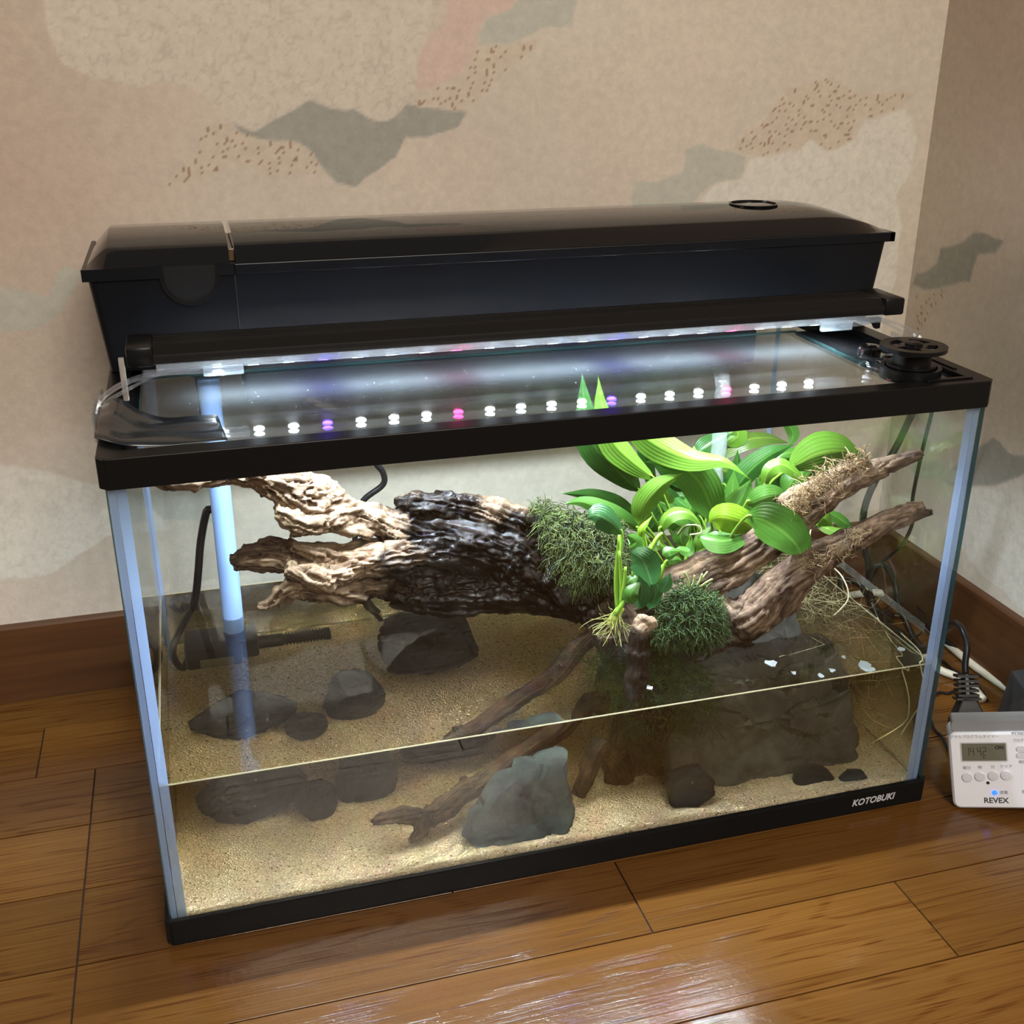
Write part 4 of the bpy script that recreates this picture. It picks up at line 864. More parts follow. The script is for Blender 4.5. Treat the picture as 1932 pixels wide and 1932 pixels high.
LV = [
 # pts, half width, shade, kwargs
 ([(1208, 928, .16), (1165, 885, .155), (1122, 838, .15), (1105, 780, .148), (1098, 700, .148)], 29, 'd', dict(stem=[(1300, 1080, .18), (1240, 990, .17)], roll=.3)),
 ([(1236, 905, .15), (1185, 868, .148), (1152, 832, .146), (1135, 775, .145), (1128, 708, .146)], 24, 'l', dict(stem=[(1310, 1080, .18), (1262, 960, .165)], roll=-.35, fold=.5)),
 ([(1232, 935, .18), (1224, 890, .18), (1212, 850, .178), (1195, 790, .176)], 12, 'd', dict(stem=[(1300, 1070, .19)], roll=.6)),
 ([(1180, 790, .13), (1215, 822, .13), (1255, 848, .128), (1305, 868, .125), (1365, 872, .12), (1417, 905, .115)], 26, 'l', dict(stem=None, roll=(-.2, .7), peak=.32)),
 ([(1342, 985, .135), (1338, 950, .132), (1318, 908, .13), (1285, 880, .13), (1250, 868, .132), (1216, 872, .134)], 31, 'm', dict(stem=[(1330, 1080, .17), (1345, 1020, .15)], roll=.15, peak=.36)),
 ([(1207, 992, .13), (1214, 952, .125), (1245, 915, .122), (1289, 893, .122)], 20, 'l', dict(stem=[(1270, 1090, .165), (1220, 1040, .145)], roll=-.2)),
 ([(1212, 985, .165), (1165, 950, .165), (1112, 933, .167), (1056, 931, .17)], 14, 'd', dict(stem=[(1290, 1080, .18)], roll=.5)),
 ([(1212, 1005, .14), (1180, 980, .14), (1135, 958, .145), (1095, 946, .15), (1062, 952, .155)], 14, 'm', dict(stem=[(1270, 1090, .165)], roll=.2)),
 ([(1245, 1005, .12), (1262, 975, .115), (1298, 970, .112), (1330, 1000, .112)], 14, 'l', dict(stem=[(1268, 1090, .14)], roll=.7)),
 ([(1368, 1000, .115), (1362, 985, .113), (1353, 952, .112)], 14, 'y', dict(roll=.3, fold=.7)),
 ([(1426, 1004, .1), (1398, 985, .102), (1358, 974, .106), (1335, 985, .11)], 24, 'y', dict(stem=None, roll=.15, peak=.5)),
 ([(1425, 1006, .1), (1375, 1022, .1), (1340, 1022, .102), (1316, 1012, .105)], 20, 'm', dict(stem=None, roll=-.5, peak=.5)),
 ([(1372, 985, .125), (1395, 950, .12), (1418, 902, .116)], 23, 'm', dict(stem=[(1345, 1080, .16), (1360, 1030, .14)], roll=.4, peak=.38, fold=.5)),
 ([(1408, 975, .07), (1440, 978, .066), (1480, 1002, .064), (1508, 1035, .066), (1513, 1062, .07)], 34, 'm', dict(stem=[(1345, 1075, .15), (1380, 1010, .1)], roll=-.35, peak=.45)),
 ([(1405, 955, .11), (1435, 940, .105), (1465, 935, .105), (1500, 945, .11)], 20, 'm', dict(stem=[(1360, 1070, .16)], roll=-.2)),
 ([(1345, 872, .21), (1395, 838, .21), (1445, 828, .212), (1492, 836, .215)], 16, 'o', dict(stem=[(1380, 1050, .2)], roll=.5)),
 ([(1490, 842, .21), (1497, 818, .212), (1484, 795, .214), (1470, 780, .215)], 10, 'm', dict(roll=.4)),
 ([(1370, 950, .17), (1405, 895, .168), (1450, 858, .168), (1500, 838, .17)], 19, 'd', dict(stem=[(1365, 1060, .18)], roll=-.2)),
 ([(1488, 884, .15), (1535, 855, .148), (1585, 848, .146), (1630, 862, .145)], 31, 'l', dict(stem=[(1390, 1060, .18), (1440, 930, .165)], roll=-.25)),
 ([(1440, 925, .14), (1450, 890, .138), (1475, 878, .136), (1508, 900, .132), (1532, 925, .13)], 13, 'l', dict(stem=[(1380, 1060, .17), (1435, 960, .15)], roll=.35)),
 ([(1500, 885, .175), (1555, 890, .175), (1600, 888, .176)], 22, 'd', dict(stem=[(1400, 1050, .19)], roll=.2)),
 ([(1440, 880, .18), (1480, 858, .18), (1530, 850, .182)], 14, 'm', dict(stem=[(1400, 1050, .19)], roll=.4)),
 ([(1525, 975, .13), (1550, 975, .128), (1572, 1000, .126)], 19, 'l', dict(stem=[(1400, 1080, .16)], roll=.2)),
 ([(1530, 985, .13), (1575, 1003, .12), (1632, 997, .11)], 8, 'l', dict(stem=[(1400, 1080, .16)], roll=.5)),
 ([(1560, 965, .15), (1590, 985, .148), (1612, 1000, .146)], 11, 'm', dict(roll=.3)),
 ([(1220, 1005, .19), (1265, 950, .19), (1320, 950, .19), (1360, 1000, .188)], 40, 'd', dict(stem=[(1330, 1080, .19)], roll=-.1)),
 ([(1370, 925, .19), (1320, 900, .19), (1270, 890, .188), (1225, 870, .188)], 26, 'd', dict(stem=[(1370, 1050, .19)], roll=.2)),
 ([(1310, 860, .2), (1340, 838, .2), (1385, 812, .2)], 17, 'd', dict(stem=[(1360, 1050, .2)], roll=.2)),
 ([(1370, 840, .21), (1392, 820, .21), (1375, 795, .212)], 16, 'l', dict(roll=.1)),
 ([(1400, 905, .2), (1355, 885, .2), (1310, 900, .2)], 17, 'o', dict(roll=.1)),
 ([(1480, 935, .17), (1500, 900, .17), (1540, 880, .17)], 18, 'm', dict(stem=[(1400, 1060, .18)], roll=.2)),
 ([(1310, 1060, .13), (1335, 1045, .128), (1372, 1036, .126)], 11, 'y', dict(roll=.3)),
 ([(1325, 1045, .14), (1330, 1020, .14), (1345, 990, .14)], 17, 'l', dict(roll=.2)),
 ([(1470, 1010, .12), (1462, 1040, .12), (1448, 1070, .125)], 11, 'd', dict(roll=.4)),
 ([(1285, 885, .165), (1250, 850, .165), (1225, 815, .165), (1215, 770, .165)], 18, 'd', dict(stem=[(1320, 1060, .18)], roll=-.3)),
 ([(1430, 985, .15), (1440, 940, .15), (1425, 900, .15)], 16, 'm', dict(stem=[(1370, 1070, .17)], roll=.4)),
 ([(1300, 1010, .15), (1275, 985, .15), (1240, 985, .15)], 15, 'm', dict(roll=.2)),
 ([(1490, 940, .2), (1455, 905, .2), (1420, 880, .2)], 18, 'd', dict(stem=[(1400, 1060, .19)], roll=.1)),
]
rl = np.random.default_rng(33)
for k in range(20):          # leaves deeper in the bush
    a0, b0 = 1340+rl.uniform(-50, 70), 1040+rl.uniform(-40, 20); yy = rl.uniform(.165, .21); ang = rl.uniform(-1.25, 1.25); ln = rl.uniform(95, 170)
    a1, b1 = a0+math.sin(ang)*ln*.8, b0-abs(math.cos(ang))*ln*.85-25; mx_ = (a0+a1)/2+rl.uniform(-14, 14)
    LV.append(([(a0+(a1-a0)*.35, b0+(b1-b0)*.4, yy), (mx_+(a1-a0)*.12, (b0+b1)/2-16, yy), (a1, b1+rl.uniform(-8, 12), yy)], rl.uniform(14, 22), 'ddmdmo'[k % 6], dict(roll=rl.uniform(-.6, .6), stem=[(a0, b0+35, yy)])))
for pts, hw, kd, kw in LV: leaf(big, pts, hw, kd, **kw)
cr_ = MB()
for a, b, y in ((1300, 1090, .18), (1330, 1085, .175), (1370, 1075, .17), (1400, 1075, .175)):
    p = at(a, b, y=y); cr_.tube([(p.x, p.y, p.z+.012), (p.x-.003, p.y, p.z-.012), (p.x-.008, p.y-.01, p.z-.045)], [.004, .006, .003], 8)
tag(cr_.build('crown', M_rhiz, big, True), kind='stuff')
def strands(name, parent, gen, n, mat_, seg=7, sides=3, seed=1):
    """n thin curved threads from gen(rng)->(list of points, radius)"""
    r_ = np.random.default_rng(seed); V = []; Fc = []
    for _ in range(n):
        pts, rad = gen(r_); S = [Vector(p) for p in spline(pts, seg)]; b0 = len(V); up = None
        for i, p in enumerate(S):
            t = (S[min(i+1, seg-1)]-S[max(i-1, 0)]); t = t.normalized() if t.length > 1e-9 else Vector((0, 0, 1)); u = t.orthogonal().normalized(); v = t.cross(u)
            rr = rad*(1-.6*i/(seg-1))
            for k in range(sides): a = 2*math.pi*k/sides; V.append(tuple(p+(u*math.cos(a)+v*math.sin(a))*rr))
        for i in range(seg-1):
            for k in range(sides): j = (k+1) % sides; a = b0+i*sides; Fc.append((a+k, a+j, a+sides+j, a+sides+k))
    me = bpy.data.meshes.new(name); me.from_pydata(V, [], Fc); o = link(name, me, mat_, parent, True); o['kind'] = 'stuff'; return o
def rootgen(r_):
    x = r_.uniform(.492, .572); y = r_.uniform(.10, .19); z0 = r_.uniform(.105, .150); p = np.array([x-.01, y, z0]); pts = [p]
    d = np.array([r_.uniform(-.3, 1), r_.uniform(-.9, .3), r_.uniform(-1, .1)]); 
    for _ in range(6): d = d/np.linalg.norm(d)*.013+r_.normal(size=3)*.010; p = p+d; p = np.array([min(p[0], .590), np.clip(p[1], .02, .28), np.clip(p[2], .035, .15)]); pts.append(p)
    return pts, r_.uniform(.00014, .00032)
strands('roots', big, rootgen, 230, pbr('fine_root', (.34, .30, .16), .6), 11, seed=4)
long_roots = [[P(1560, 1060, .13, 1)[:3], P(1590, 1090, .11, 1)[:3], P(1600, 1130, .1, 1)[:3], P(1570, 1165, .1, 1)[:3]],
  [P(1655, 1165, .085, 1)[:3], P(1667, 1190, .075, 1)[:3], P(1675, 1215, .06, 1)[:3], P(1700, 1252, .035, 1)[:3], tuple(wat(1702, 1262, y=.03)), tuple(wat(1712, 1300, y=.026)), tuple(wat(1715, 1335, y=.024)), tuple(wat(1705, 1365, y=.025)), tuple(wat(1640, 1405, y=.03))],
  [P(1700, 1195, .06, 1)[:3], P(1732, 1225, .03, 1)[:3], P(1741, 1245, .012, 1)[:3], P(1735, 1254, .009, 1)[:3], tuple(wat(1745, 1310, y=.012)), tuple(wat(1720, 1355, y=.014)), tuple(wat(1700, 1385, y=.02))],
  [P(1532, 985, .12, 1)[:3], P(1528, 1015, .115, 1)[:3], P(1533, 1035, .11, 1)[:3], P(1548, 1060, .105, 1)[:3]],
  [P(1278, 1008, .11, 1)[:3], P(1292, 992, .108, 1)[:3], P(1318, 992, .106, 1)[:3], P(1322, 1005, .105, 1)[:3], P(1302, 1009, .104, 1)[:3]]]
for q in long_roots: MB().tube(spline(q, 26), .0006, 6).build('long_root', M_root, big, True)

small = thing('anubias_plant', 'small plant with round bluish leaves and pale stems on driftwood', 'plant', (.36, .11, .14))
SL = [
 ([(1174, 1008, .10), (1150, 985, .098), (1125, 972, .098), (1108, 978, .1)], 21, 'a', dict(stem=[(1166, 1140, .098), (1166, 1070, .098)], roll=-.2, peak=.55)),
 ([(1232, 1110, .085), (1222, 1075, .083), (1208, 1050, .083), (1186, 1040, .085)], 24, 'a', dict(roll=.2, peak=.5)),
 ([(1215, 1015, .1), (1210, 1000, .1), (1232, 972, .1)], 7, 'y', dict(stem=[(1222, 1060, .1)], roll=.6)),
 ([(1245, 1118, .08), (1258, 1100, .078), (1264, 1080, .078)], 10, 'a', dict(roll=.4, fold=.2)),
 ([(1222, 1035, .095), (1240, 1030, .094), (1258, 1035, .094)], 8, 'l', dict(roll=.3)),
 ([(1250, 1048, .09), (1262, 1040, .089), (1285, 1040, .09)], 9, 'm', dict(roll=.4)),
 ([(1255, 1062, .088), (1272, 1055, .087), (1288, 1058, .088)], 8, 'm', dict(stem=[(1240, 1110, .09)], roll=.2)),
 ([(1275, 1035, .1), (1300, 1040, .1), (1306, 1015, .1)], 9, 'm', dict(roll=.5)),
 ([(1178, 1105, .09), (1190, 1095, .088), (1210, 1085, .088)], 9, 'm', dict(roll=.3)),
 ([(1188, 1035, .11), (1200, 1020, .11), (1180, 1008, .11)], 13, 'm', dict(roll=.1)),
 ([(1205, 1150, .085), (1212, 1115, .084), (1205, 1085, .084)], 14, 'a', dict(roll=.3)),
 ([(1225, 1150, .085), (1235, 1120, .083), (1228, 1095, .084)], 14, 'a', dict(roll=-.3)),
 ([(1195, 1140, .085), (1190, 1120, .083), (1210, 1095, .084)], 13, 'm', dict(roll=.2)),
 ([(1290, 1030, .11), (1285, 1010, .11), (1300, 990, .11)], 14, 'm', dict(roll=.3)),
]
for pts, hw, kd, kw in SL: leaf(small, pts, hw, kd, n=12, m=6, **kw)
ss = [[(1166, 1150, .095), (1162, 1090, .094), (1168, 1010, .094)], [(1172, 1145, .093), (1172, 1090, .092), (1168, 1040, .092)], [(1172, 1140, .092), (1178, 1100, .09), (1180, 1070, .09)], [(1222, 1060, .1), (1216, 1020, .1), (1210, 1000, .1)], [(1226, 1040, .095), (1240, 1015, .095), (1250, 1005, .095)], [(1215, 1130, .09), (1245, 1075, .09), (1262, 1060, .09)], [(1160, 1160, .09), (1185, 1120, .09), (1195, 1075, .09)]]
for q in ss: MB().tube(spline([tuple(at(a, b, y=c)) for a, b, c in q], 10), [.0023-.0011*k/9 for k in range(10)], 8).build('stem', M_stem, small, True)
q = [tuple(at(a, b, y=c)) for a, b, c in ((1150, 1180, .092), (1160, 1165, .092), (1172, 1145, .093))]
MB().tube(spline(q, 9), [.003, .0036, .004, .004, .0042, .004, .0038, .0035, .003], 9).build('rhizome', M_rhiz, small, True)
def ang_root(r_):
    p = np.array(at(1160+r_.uniform(-8, 12), 1165+r_.uniform(-8, 10), y=.092)); pts = [p]; d = np.array([r_.uniform(-1, .6), r_.uniform(-.7, -.1), r_.uniform(-.6, .15)])
    for _ in range(3): d = d/np.linalg.norm(d)*.007+r_.normal(size=3)*.002; p = p+d; pts.append(p)
    return pts, r_.uniform(.0002, .0005)
strands('roots', small, ang_root, 52, pbr('root_green', (.40, .40, .12), .5), 6, seed=8)

# ---------- moss clumps
def moss_mat(name, c0, c1):
    m, nt, out = mat(name); L = nt.links.new; tc = N(nt, 'ShaderNodeTexCoord'); n = N(nt, 'ShaderNodeTexNoise', Scale=160.0, Detail=3.0); L(tc.outputs['Object'], n.inputs['Vector'])
    cr = N(nt, 'ShaderNodeValToRGB'); e = cr.color_ramp.elements; e[0].position = .35; e[0].color = (*c0, 1); e[1].position = .68; e[1].color = (*c1, 1); L(n.outputs[0], cr.inputs[0])
    p = N(nt, 'ShaderNodeBsdfPrincipled', Roughness=.55); L(cr.outputs[0], p.inputs['Base Color']); tl = N(nt, 'ShaderNodeBsdfTranslucent'); L(cr.outputs[0], tl.inputs[0])
    mx = N(nt, 'ShaderNodeMixShader', Fac=.25); L(p.outputs[0], mx.inputs[1]); L(tl.outputs[0], mx.inputs[2]); L(mx.outputs[0], out.inputs[0]); return m
M_moss = moss_mat('moss_green', (.018, .036, .006), (.13, .17, .035)); M_moss2 = moss_mat('moss_fresh', (.012, .04, .008), (.10, .18, .045)); M_weed = moss_mat('moss_brown', (.04, .03, .01), (.17, .13, .04)); M_fib = moss_mat('bark_fibre', (.22, .13, .05), (.58, .42, .22))
def moss(name, label, blobs, n, mat_, L_=.012, rad=(.0003, .0006), droop=.5, seed=2, parent=None):
    W_ = [(np.array(at(a, b, y=c)), r/px_m(at(a, b, y=c))) for a, b, c, r in blobs]; wts = np.array([r*r for _, r in W_]); wts /= wts.sum()
    def g(r_):
        c, R = W_[r_.choice(len(W_), p=wts)]; d = r_.normal(size=3); d /= np.linalg.norm(d)
        if d[1] > .55: d[1] = -d[1]
        p = c+d*R*r_.uniform(.35, 1.12); pts = [p]; v = d*.55+r_.normal(size=3)*.9
        for k in range(3): v = v/np.linalg.norm(v); v[2] -= droop*.5*(k+1)/2; p = p+v*L_*r_.uniform(.2, .5); v = v+r_.normal(size=3)*.55; pts.append(p)
        return pts, r_.uniform(*rad)
    o = strands(name, parent, g, n, mat_, 5, seed=seed)
    if label: tag(o, label, 'moss', kind='stuff')
    return o
moss('moss_clump', 'shaggy green moss clump on the log left of the small plant', [(1040, 985, .165, 32), (1075, 1000, .15, 40), (1110, 1010, .14, 42), (1145, 1010, .135, 36), (1080, 1045, .14, 38), (1120, 1050, .13, 40), (1155, 1055, .12, 30), (1095, 1075, .13, 26), (1020, 962, .17, 18)], 5200, M_moss, .0135, droop=.8, seed=3)
moss('moss_clump', 'round green moss clump between the sawn stub and lower branch', [(1290, 1130, .085, 32), (1325, 1145, .082, 36), (1275, 1165, .082, 38), (1310, 1180, .078, 38), (1345, 1180, .075, 22), (1250, 1185, .082, 26)], 3800, M_moss2, .011, seed=5)
sp = thing('moss_sprig', 'pale upright moss sprigs poking from the round moss clump', 'moss', at(1300, 1100, y=.08))
for k, (a, b, c, d) in enumerate(((1300, 1110, 1290, 1078), (1315, 1105, 1325, 1082), (1318, 1100, 1335, 1078), (1305, 1108, 1310, 1085), (1320, 1108, 1345, 1092))):
    p0, p1 = at(a, b, y=.08), at(c, d, y=.077); MB().tube(spline([tuple(p0), tuple(p0.lerp(p1, .5)+Vector((.001, 0, .001))), tuple(p1)], 8), [.0009]*7+[.0004], 6).build('sprig', pbr('sprig_pale', (.36, .44, .16), .6), sp, True)
def submoss(r_):
    p = np.array([r_.uniform(.345, .425), r_.uniform(.035, .11), r_.uniform(.085, .126)]); pts = [p]; v = r_.normal(size=3)*.7+np.array([0, 0, -.9])
    for _ in range(4): v = v/np.linalg.norm(v)+r_.normal(size=3)*.45; p = p+v*.0075; p[2] = min(p[2], .1265); p[1] = max(p[1], .012); pts.append(p)
    return pts, r_.uniform(.0002, .0004)
o = strands('submerged_moss', None, submoss, 950, M_moss2, 6, seed=9); tag(o, 'thin green moss trailing under the water surface near the stub', 'moss', kind='stuff')
def weed(r_):
    c = np.array(wat(1240+r_.uniform(-28, 40), 1375+r_.uniform(-30, 55), y=.075)); v = r_.normal(size=3); p = c+r_.normal(size=3)*.003; pts = [p]
    for _ in range(3): v = v/np.linalg.norm(v)+r_.normal(size=3)*.5; p = p+v*.005; pts.append(p)
    return pts, r_.uniform(.0003, .0007)
o = strands('algae_tuft', None, weed, 900, M_weed, 5, seed=10); tag(o, 'brown algae tuft hanging in the water under the driftwood', 'algae', kind='stuff')
def fibre(r_):
    t = r_.uniform(0, 1); a = [(1480, 985, .088), (1510, 945, .08), (1560, 905, .07), (1640, 862, .058)]; q = np.array(spline([tuple(at(*k[:2], y=k[2]-.012)) for k in a], 30))[int(t*29)]
    p = q+r_.normal(size=3)*np.array([.004, .003, .006]); pts = [p]; v = r_.normal(size=3)
    for _ in range(3): v = v/np.linalg.norm(v)+r_.normal(size=3)*.6; p = p+v*.0028; pts.append(p)
    return pts, r_.uniform(.00025, .0005)
strands('bark_fibre', wood, fibre, 620, M_fib, 5, seed=12)
def fibre2(r_):
    a = [(1520, 1060, .066), (1545, 1055, .06), (1600, 1025, .052), (1640, 1005, .048)]; q = np.array(spline([tuple(at(*k[:2], y=k[2]-.012)) for k in a], 30))[r_.integers(30)]
    p = q+r_.normal(size=3)*np.array([.004, .003, .005]); pts = [p]; v = r_.normal(size=3)
    for _ in range(3): v = v/np.linalg.norm(v)+r_.normal(size=3)*.6; p = p+v*.0025; pts.append(p)
    return pts, r_.uniform(.0002, .0004)
strands('bark_fibre', wood, fibre2, 140, M_fib, 5, seed=13)

# ---------- falling water
fall = MB(); top, bot = Vector((.495, .212, .3225)), Vector((.472, .165, ZW+.001)); rings = []
for i in range(26):
    t = i/25; c = top.lerp(bot, t); c.y = top.y-.047*t**.62; r0 = .0068*(1-.35*t); ring_ = []
    for k in range(18):
        a = 2*math.pi*k/18; rr = r0*(1+.22*math.sin(3*a+i*.55)+.13*math.sin(5*a-i*.9)+.12*math.sin(i*1.7+a)); ring_.append(c+Vector((rr*math.cos(a), rr*.7*math.sin(a), 0)))
    rings.append(ring_)
fall.loft(rings); m = thin_glass('falling_water', (.9, .93, .93), 1.333, .03, frost=.16, frost_col=(.9, .95, .95))
o = fall.build('water_stream', m, None, True); tag(o, 'clear stream of water falling from the filter among the leaves', 'water', kind='stuff')

fl = MB(); rf = np.random.default_rng(41)
for a, b, r in ((1455, 1252, 9), (1632, 1257, 12), (1640, 1262, 8), (1570, 1265, 5), (1548, 1275, 5), (1498, 1270, 4), (1592, 1240, 4), (1225, 1297, 5), (1185, 1290, 4), (1700, 1225, 6)):
    c = at(a, b, z=ZW+.0001); q = []
    for k in range(9): t = 2*math.pi*k/9; rr = r/2300*rf.uniform(.5, 1.1); q.append((c.x+rr*math.cos(t)*1.3, c.y+rr*math.sin(t)*1.6, ZW+.0002))
    fl.prism(q, (0, 0, .0004))
tag(fl.build('surface_film', thin_glass('film_flake', (.9, .9, .9), frost=.5, frost_col=(.7, .75, .74)), water), kind='stuff')
# ================================================================== PUMP AND CABLES
pump = thing('water_pump', 'black submersible pump with ribbed strainer on a milky riser tube', 'pump', (.06, .25, .05))
tb = at(410, 920, y=.24); zp = .072
tube_p = [(.0655, .235, .350), (.0655, .236, .25), (.0650, .238, ZW), (.0645, .239, .086)]
MB().tube(spline(tube_p, 14), .0086, 24).build('riser_tube', M_tube, pump, True)
MB().box((.022, .222, .046), (.070, .262, .084), .004).box((.066, .226, .052), (.084, .258, .086), .003).build('body', M_pump, pump, .5)
MB().lathe([(.0105, 0), (.0105, .014), (.0092, .016)], (.0645, .239, .082), 24).build('outlet_collar', M_pump, pump, .5)
MB().box((.034, .2212, .0495), (.062, .2222, .0645), .0004).build('rating_label', pbr('pump_label', (.30, .28, .19), .6), pump)
MB().lathe([(.0085, 0), (.0085, .022), (.0078, .0225)], (.082, .24, .064), 20, axis=(1, 0, 0)).build('intake_pipe', M_pump, pump, .5)
st_ = MB()
for k in range(13): st_.lathe([(.0082, .0225+.003*k), (.0082, .0238+.003*k)], (.082, .24, .064), 20, axis=(1, 0, 0))
st_.lathe([(.0066, .022), (.0066, .0625)], (.082, .24, .064), 16, axis=(1, 0, 0)); st_.lathe([(.0084, .060), (.0084, .0645), (.006, .065)], (.082, .24, .064), 20, axis=(1, 0, 0)); st_.build('strainer', M_pump, pump, .5)
cup = MB()
for xx, zz in ((.013, .113), (.027, .1135)): cup.lathe([(.0085, 0), (.0075, -.0015), (.004, -.004), (.003, -.007), (.0, -.0075)], (xx, .2945, zz), 24, axis=(0, 1, 0), caps=False)
cup.build('suction_cup', M_acryl, pump, .5)
def cable(name, pts, r, mat_, label=None, parent=None, n=60, flat=None, cat='cable'):
    if parent: label = None
    o = MB().tube(spline(pts, n), r, 10, flat).build(name, mat_, parent, True)
    if label: tag(o, label, cat)
    return o
def A(px, py, y=None, x=None, z=None): return tuple(at(px, py, x=x, y=y, z=z))
cable('black_cable', [A(690, 850, y=.262), A(710, 876, y=.262), A(723, 893, y=.262), A(722, 915, y=.262), A(685, 945, y=.263), A(672, 985, y=.263), A(672, 1050, y=.265), tuple(wat(690, 1140, y=.268)), (.192, .286, .045), (.20, .286, .023)], .0027, M_rubber, 'black pump cord curving behind the log down to the sand')
cable('pump_cord', [(.058, .268, .345), A(405, 935, y=.262), A(390, 965, y=.262), A(379, 1020, y=.262), A(374, 1080, y=.264), A(368, 1130, y=.266), tuple(wat(345, 1180, y=.262)), tuple(wat(325, 1230, y=.25)), tuple(wat(345, 1262, y=.243)), (.026, .242, .058)], .0034, M_rubber, None, pump)
# outside, right of the tank
cable('filter_cord', [A(1745, 735, y=.335), A(1720, 782, y=.33), A(1690, 845, y=.33), A(1650, 910, y=.325), A(1630, 965, y=.32), A(1630, 1020, y=.315), A(1640, 1080, y=.31), A(1636, 1120, y=.30), (.735, .27, .008), (.745, .24, .005)], .0038, M_rubber, 'thick black cord hanging behind the right glass into the cable knot', n=70)
cable('lamp_cord', [A(1762, 750, x=.70), A(1757, 782, x=.70), A(1740, 850, x=.705), A(1722, 940, x=.715), A(1722, 985, x=.72), A(1700, 1030, x=.725), A(1660, 1065, x=.73), (.742, .305, .03), (.74, .27, .008)], .0019, M_rubber, 'thin black lamp cord sagging outside the right glass', n=70)
cable('cable_loop', [(.722, .265, .006), A(1640, 1100, y=.27), A(1650, 1068, y=.268), A(1672, 1070, y=.265), A(1690, 1105, y=.262), A(1693, 1135, y=.258), (.752, .235, .006), (.745, .20, .005)], .0034, M_rubber, 'black cable loop arching behind the right glass on the floor')
cable('cable_loop', [(.690, .27, .006), A(1585, 1100, y=.285), A(1600, 1095, y=.285), A(1620, 1102, y=.28), A(1640, 1130, y=.27), (.725, .245, .008), (.735, .22, .005), (.75, .20, .005)], .0036, M_rubber, 'short black cable hump lowest in the knot behind the glass')
cable('thin_cable', [(.735, .28, .004), A(1700, 1128, z=.012), A(1735, 1150, z=.02), A(1742, 1178, z=.02), A(1738, 1195, z=.012), A(1715, 1210, z=.004), (.70, .19, .003), (.66, .17, .003)], .0012, M_rubber, 'hair-thin black wire looping on floor behind the right glass')
tie = MB().box((.7335, .262, .004), (.7475, .272, .020), .002).build('cable_tie', M_rubber); tag(tie, 'black tie bundling the cable knot behind the right glass', 'cable tie')
cable('white_cable', [(.70, .335, .0042), A(1655, 1118, z=.0045), A(1700, 1140, z=.0045), A(1760, 1190, z=.0045), A(1830, 1250, z=.0045), A(1880, 1285, z=.0045), A(1920, 1312, z=.0045), (.79-.012, .06, .0045)], .0042, M_white_cable, 'thick off-white cable running along the right baseboard', flat=(1, .9))
cable('white_cable', [(.60+.04, .20, .0042), A(1740, 1235, z=.0045), A(1770, 1262, z=.0045), A(1800, 1275, z=.0045), A(1830, 1292, z=.0045), (.745, .11, .0045)], .0040, M_white_cable, 'off-white cable on floor left of the black plug', flat=(1, .9))
cable('black_cable', [(.705, .30, .004), A(1720, 1165, z=.006), A(1770, 1200, z=.008), A(1830, 1238, z=.006), A(1880, 1270, z=.005), A(1925, 1300, z=.005), (.776, .075, .005)], .0028, M_rubber, 'black cord lying beside the white cable by the baseboard')
cable('thin_cable', [(.70, .155, .003), A(1770, 1247, z=.003), A(1800, 1265, z=.003), A(1840, 1288, z=.003), (.75, .11, .003)], .0014, M_rubber, 'thin black wire crossing under the plug cord')
cable('thin_cable', [A(1752, 1345, z=.003), A(1762, 1375, z=.003), A(1778, 1392, z=.003), (.66, .04, .003)], .0014, M_rubber, 'thin black wire ending beside the white timer')
cable('thin_cable', [(.655, .10, .002), A(1765, 1310, z=.002), A(1790, 1308, z=.002), A(1810, 1300, z=.002), (.74, .13, .002)], .0013, M_rubber, 'thin black wire on the floor by the ribbed plug')

# ---------- timer
pr0 = Vector((.6195, -.0205, .0006)); _d = (pr0+Vector((.03, -.01, .03))-CAM).normalized(); r3 = (RT-_d*RT.dot(_d)+_d*.06).normalized(); u3 = (UP-_d*UP.dot(_d)).normalized(); u3 = (u3-r3*u3.dot(r3)).normalized(); n3 = r3.cross(u3); u3 = (u3*math.cos(.42)+n3*math.sin(.42)).normalized(); u3 = (u3-r3*.09).normalized(); u3 = (u3-r3*u3.dot(r3)).normalized(); n3 = r3.cross(u3)
TM = Matrix((r3, u3, n3)).transposed().to_4x4(); TM.translation = pr0
timer = thing('digital_timer', 'white digital programmable timer with small screen leaning on floor', 'timer', pr0)
W_T, H_T = .079, .0655
M_tw = pbr('timer_white', (.86, .87, .93), .3, spec=.4); M_tg = pbr('timer_print_grey', (.34, .34, .36), .5)
def rpoly(x0, y0, x1, y1, r, n=6): return [(x, y, 0) for x, y, _ in rrect(x0, x1, y0, y1, r, 0, n)]
def tz(pts, z): return [TM @ Vector((x, y, z)) for x, y, _ in pts]
MB().loft([tz(rpoly(.0006, .0006, W_T-.0006, H_T-.0006, .0055), -.030), tz(rpoly(0, 0, W_T, H_T, .006), -.028), tz(rpoly(0, 0, W_T, H_T, .006), -.0016), tz(rpoly(.0016, .0016, W_T-.0016, H_T-.0016, .0048), 0)]).build('case', M_tw, timer, .6)
MB().loft([tz(rpoly(.003, H_T-.001, W_T-.003, H_T+.0005, .0004), -.026), tz(rpoly(.003, H_T-.001, W_T-.003, H_T+.0005, .0004), -.003)]).build('top_panel', pbr('smoke_grey', (.32, .32, .33), .4), timer)
MB().loft([tz(rpoly(.003, H_T+.0004, W_T-.004, H_T+.0085, .002), -.024), tz(rpoly(.003, H_T+.0004, W_T-.004, H_T+.0085, .002), -.004)]).build('rear_cover', pbr('smoke_cover', (.25, .25, .26), .25), timer)
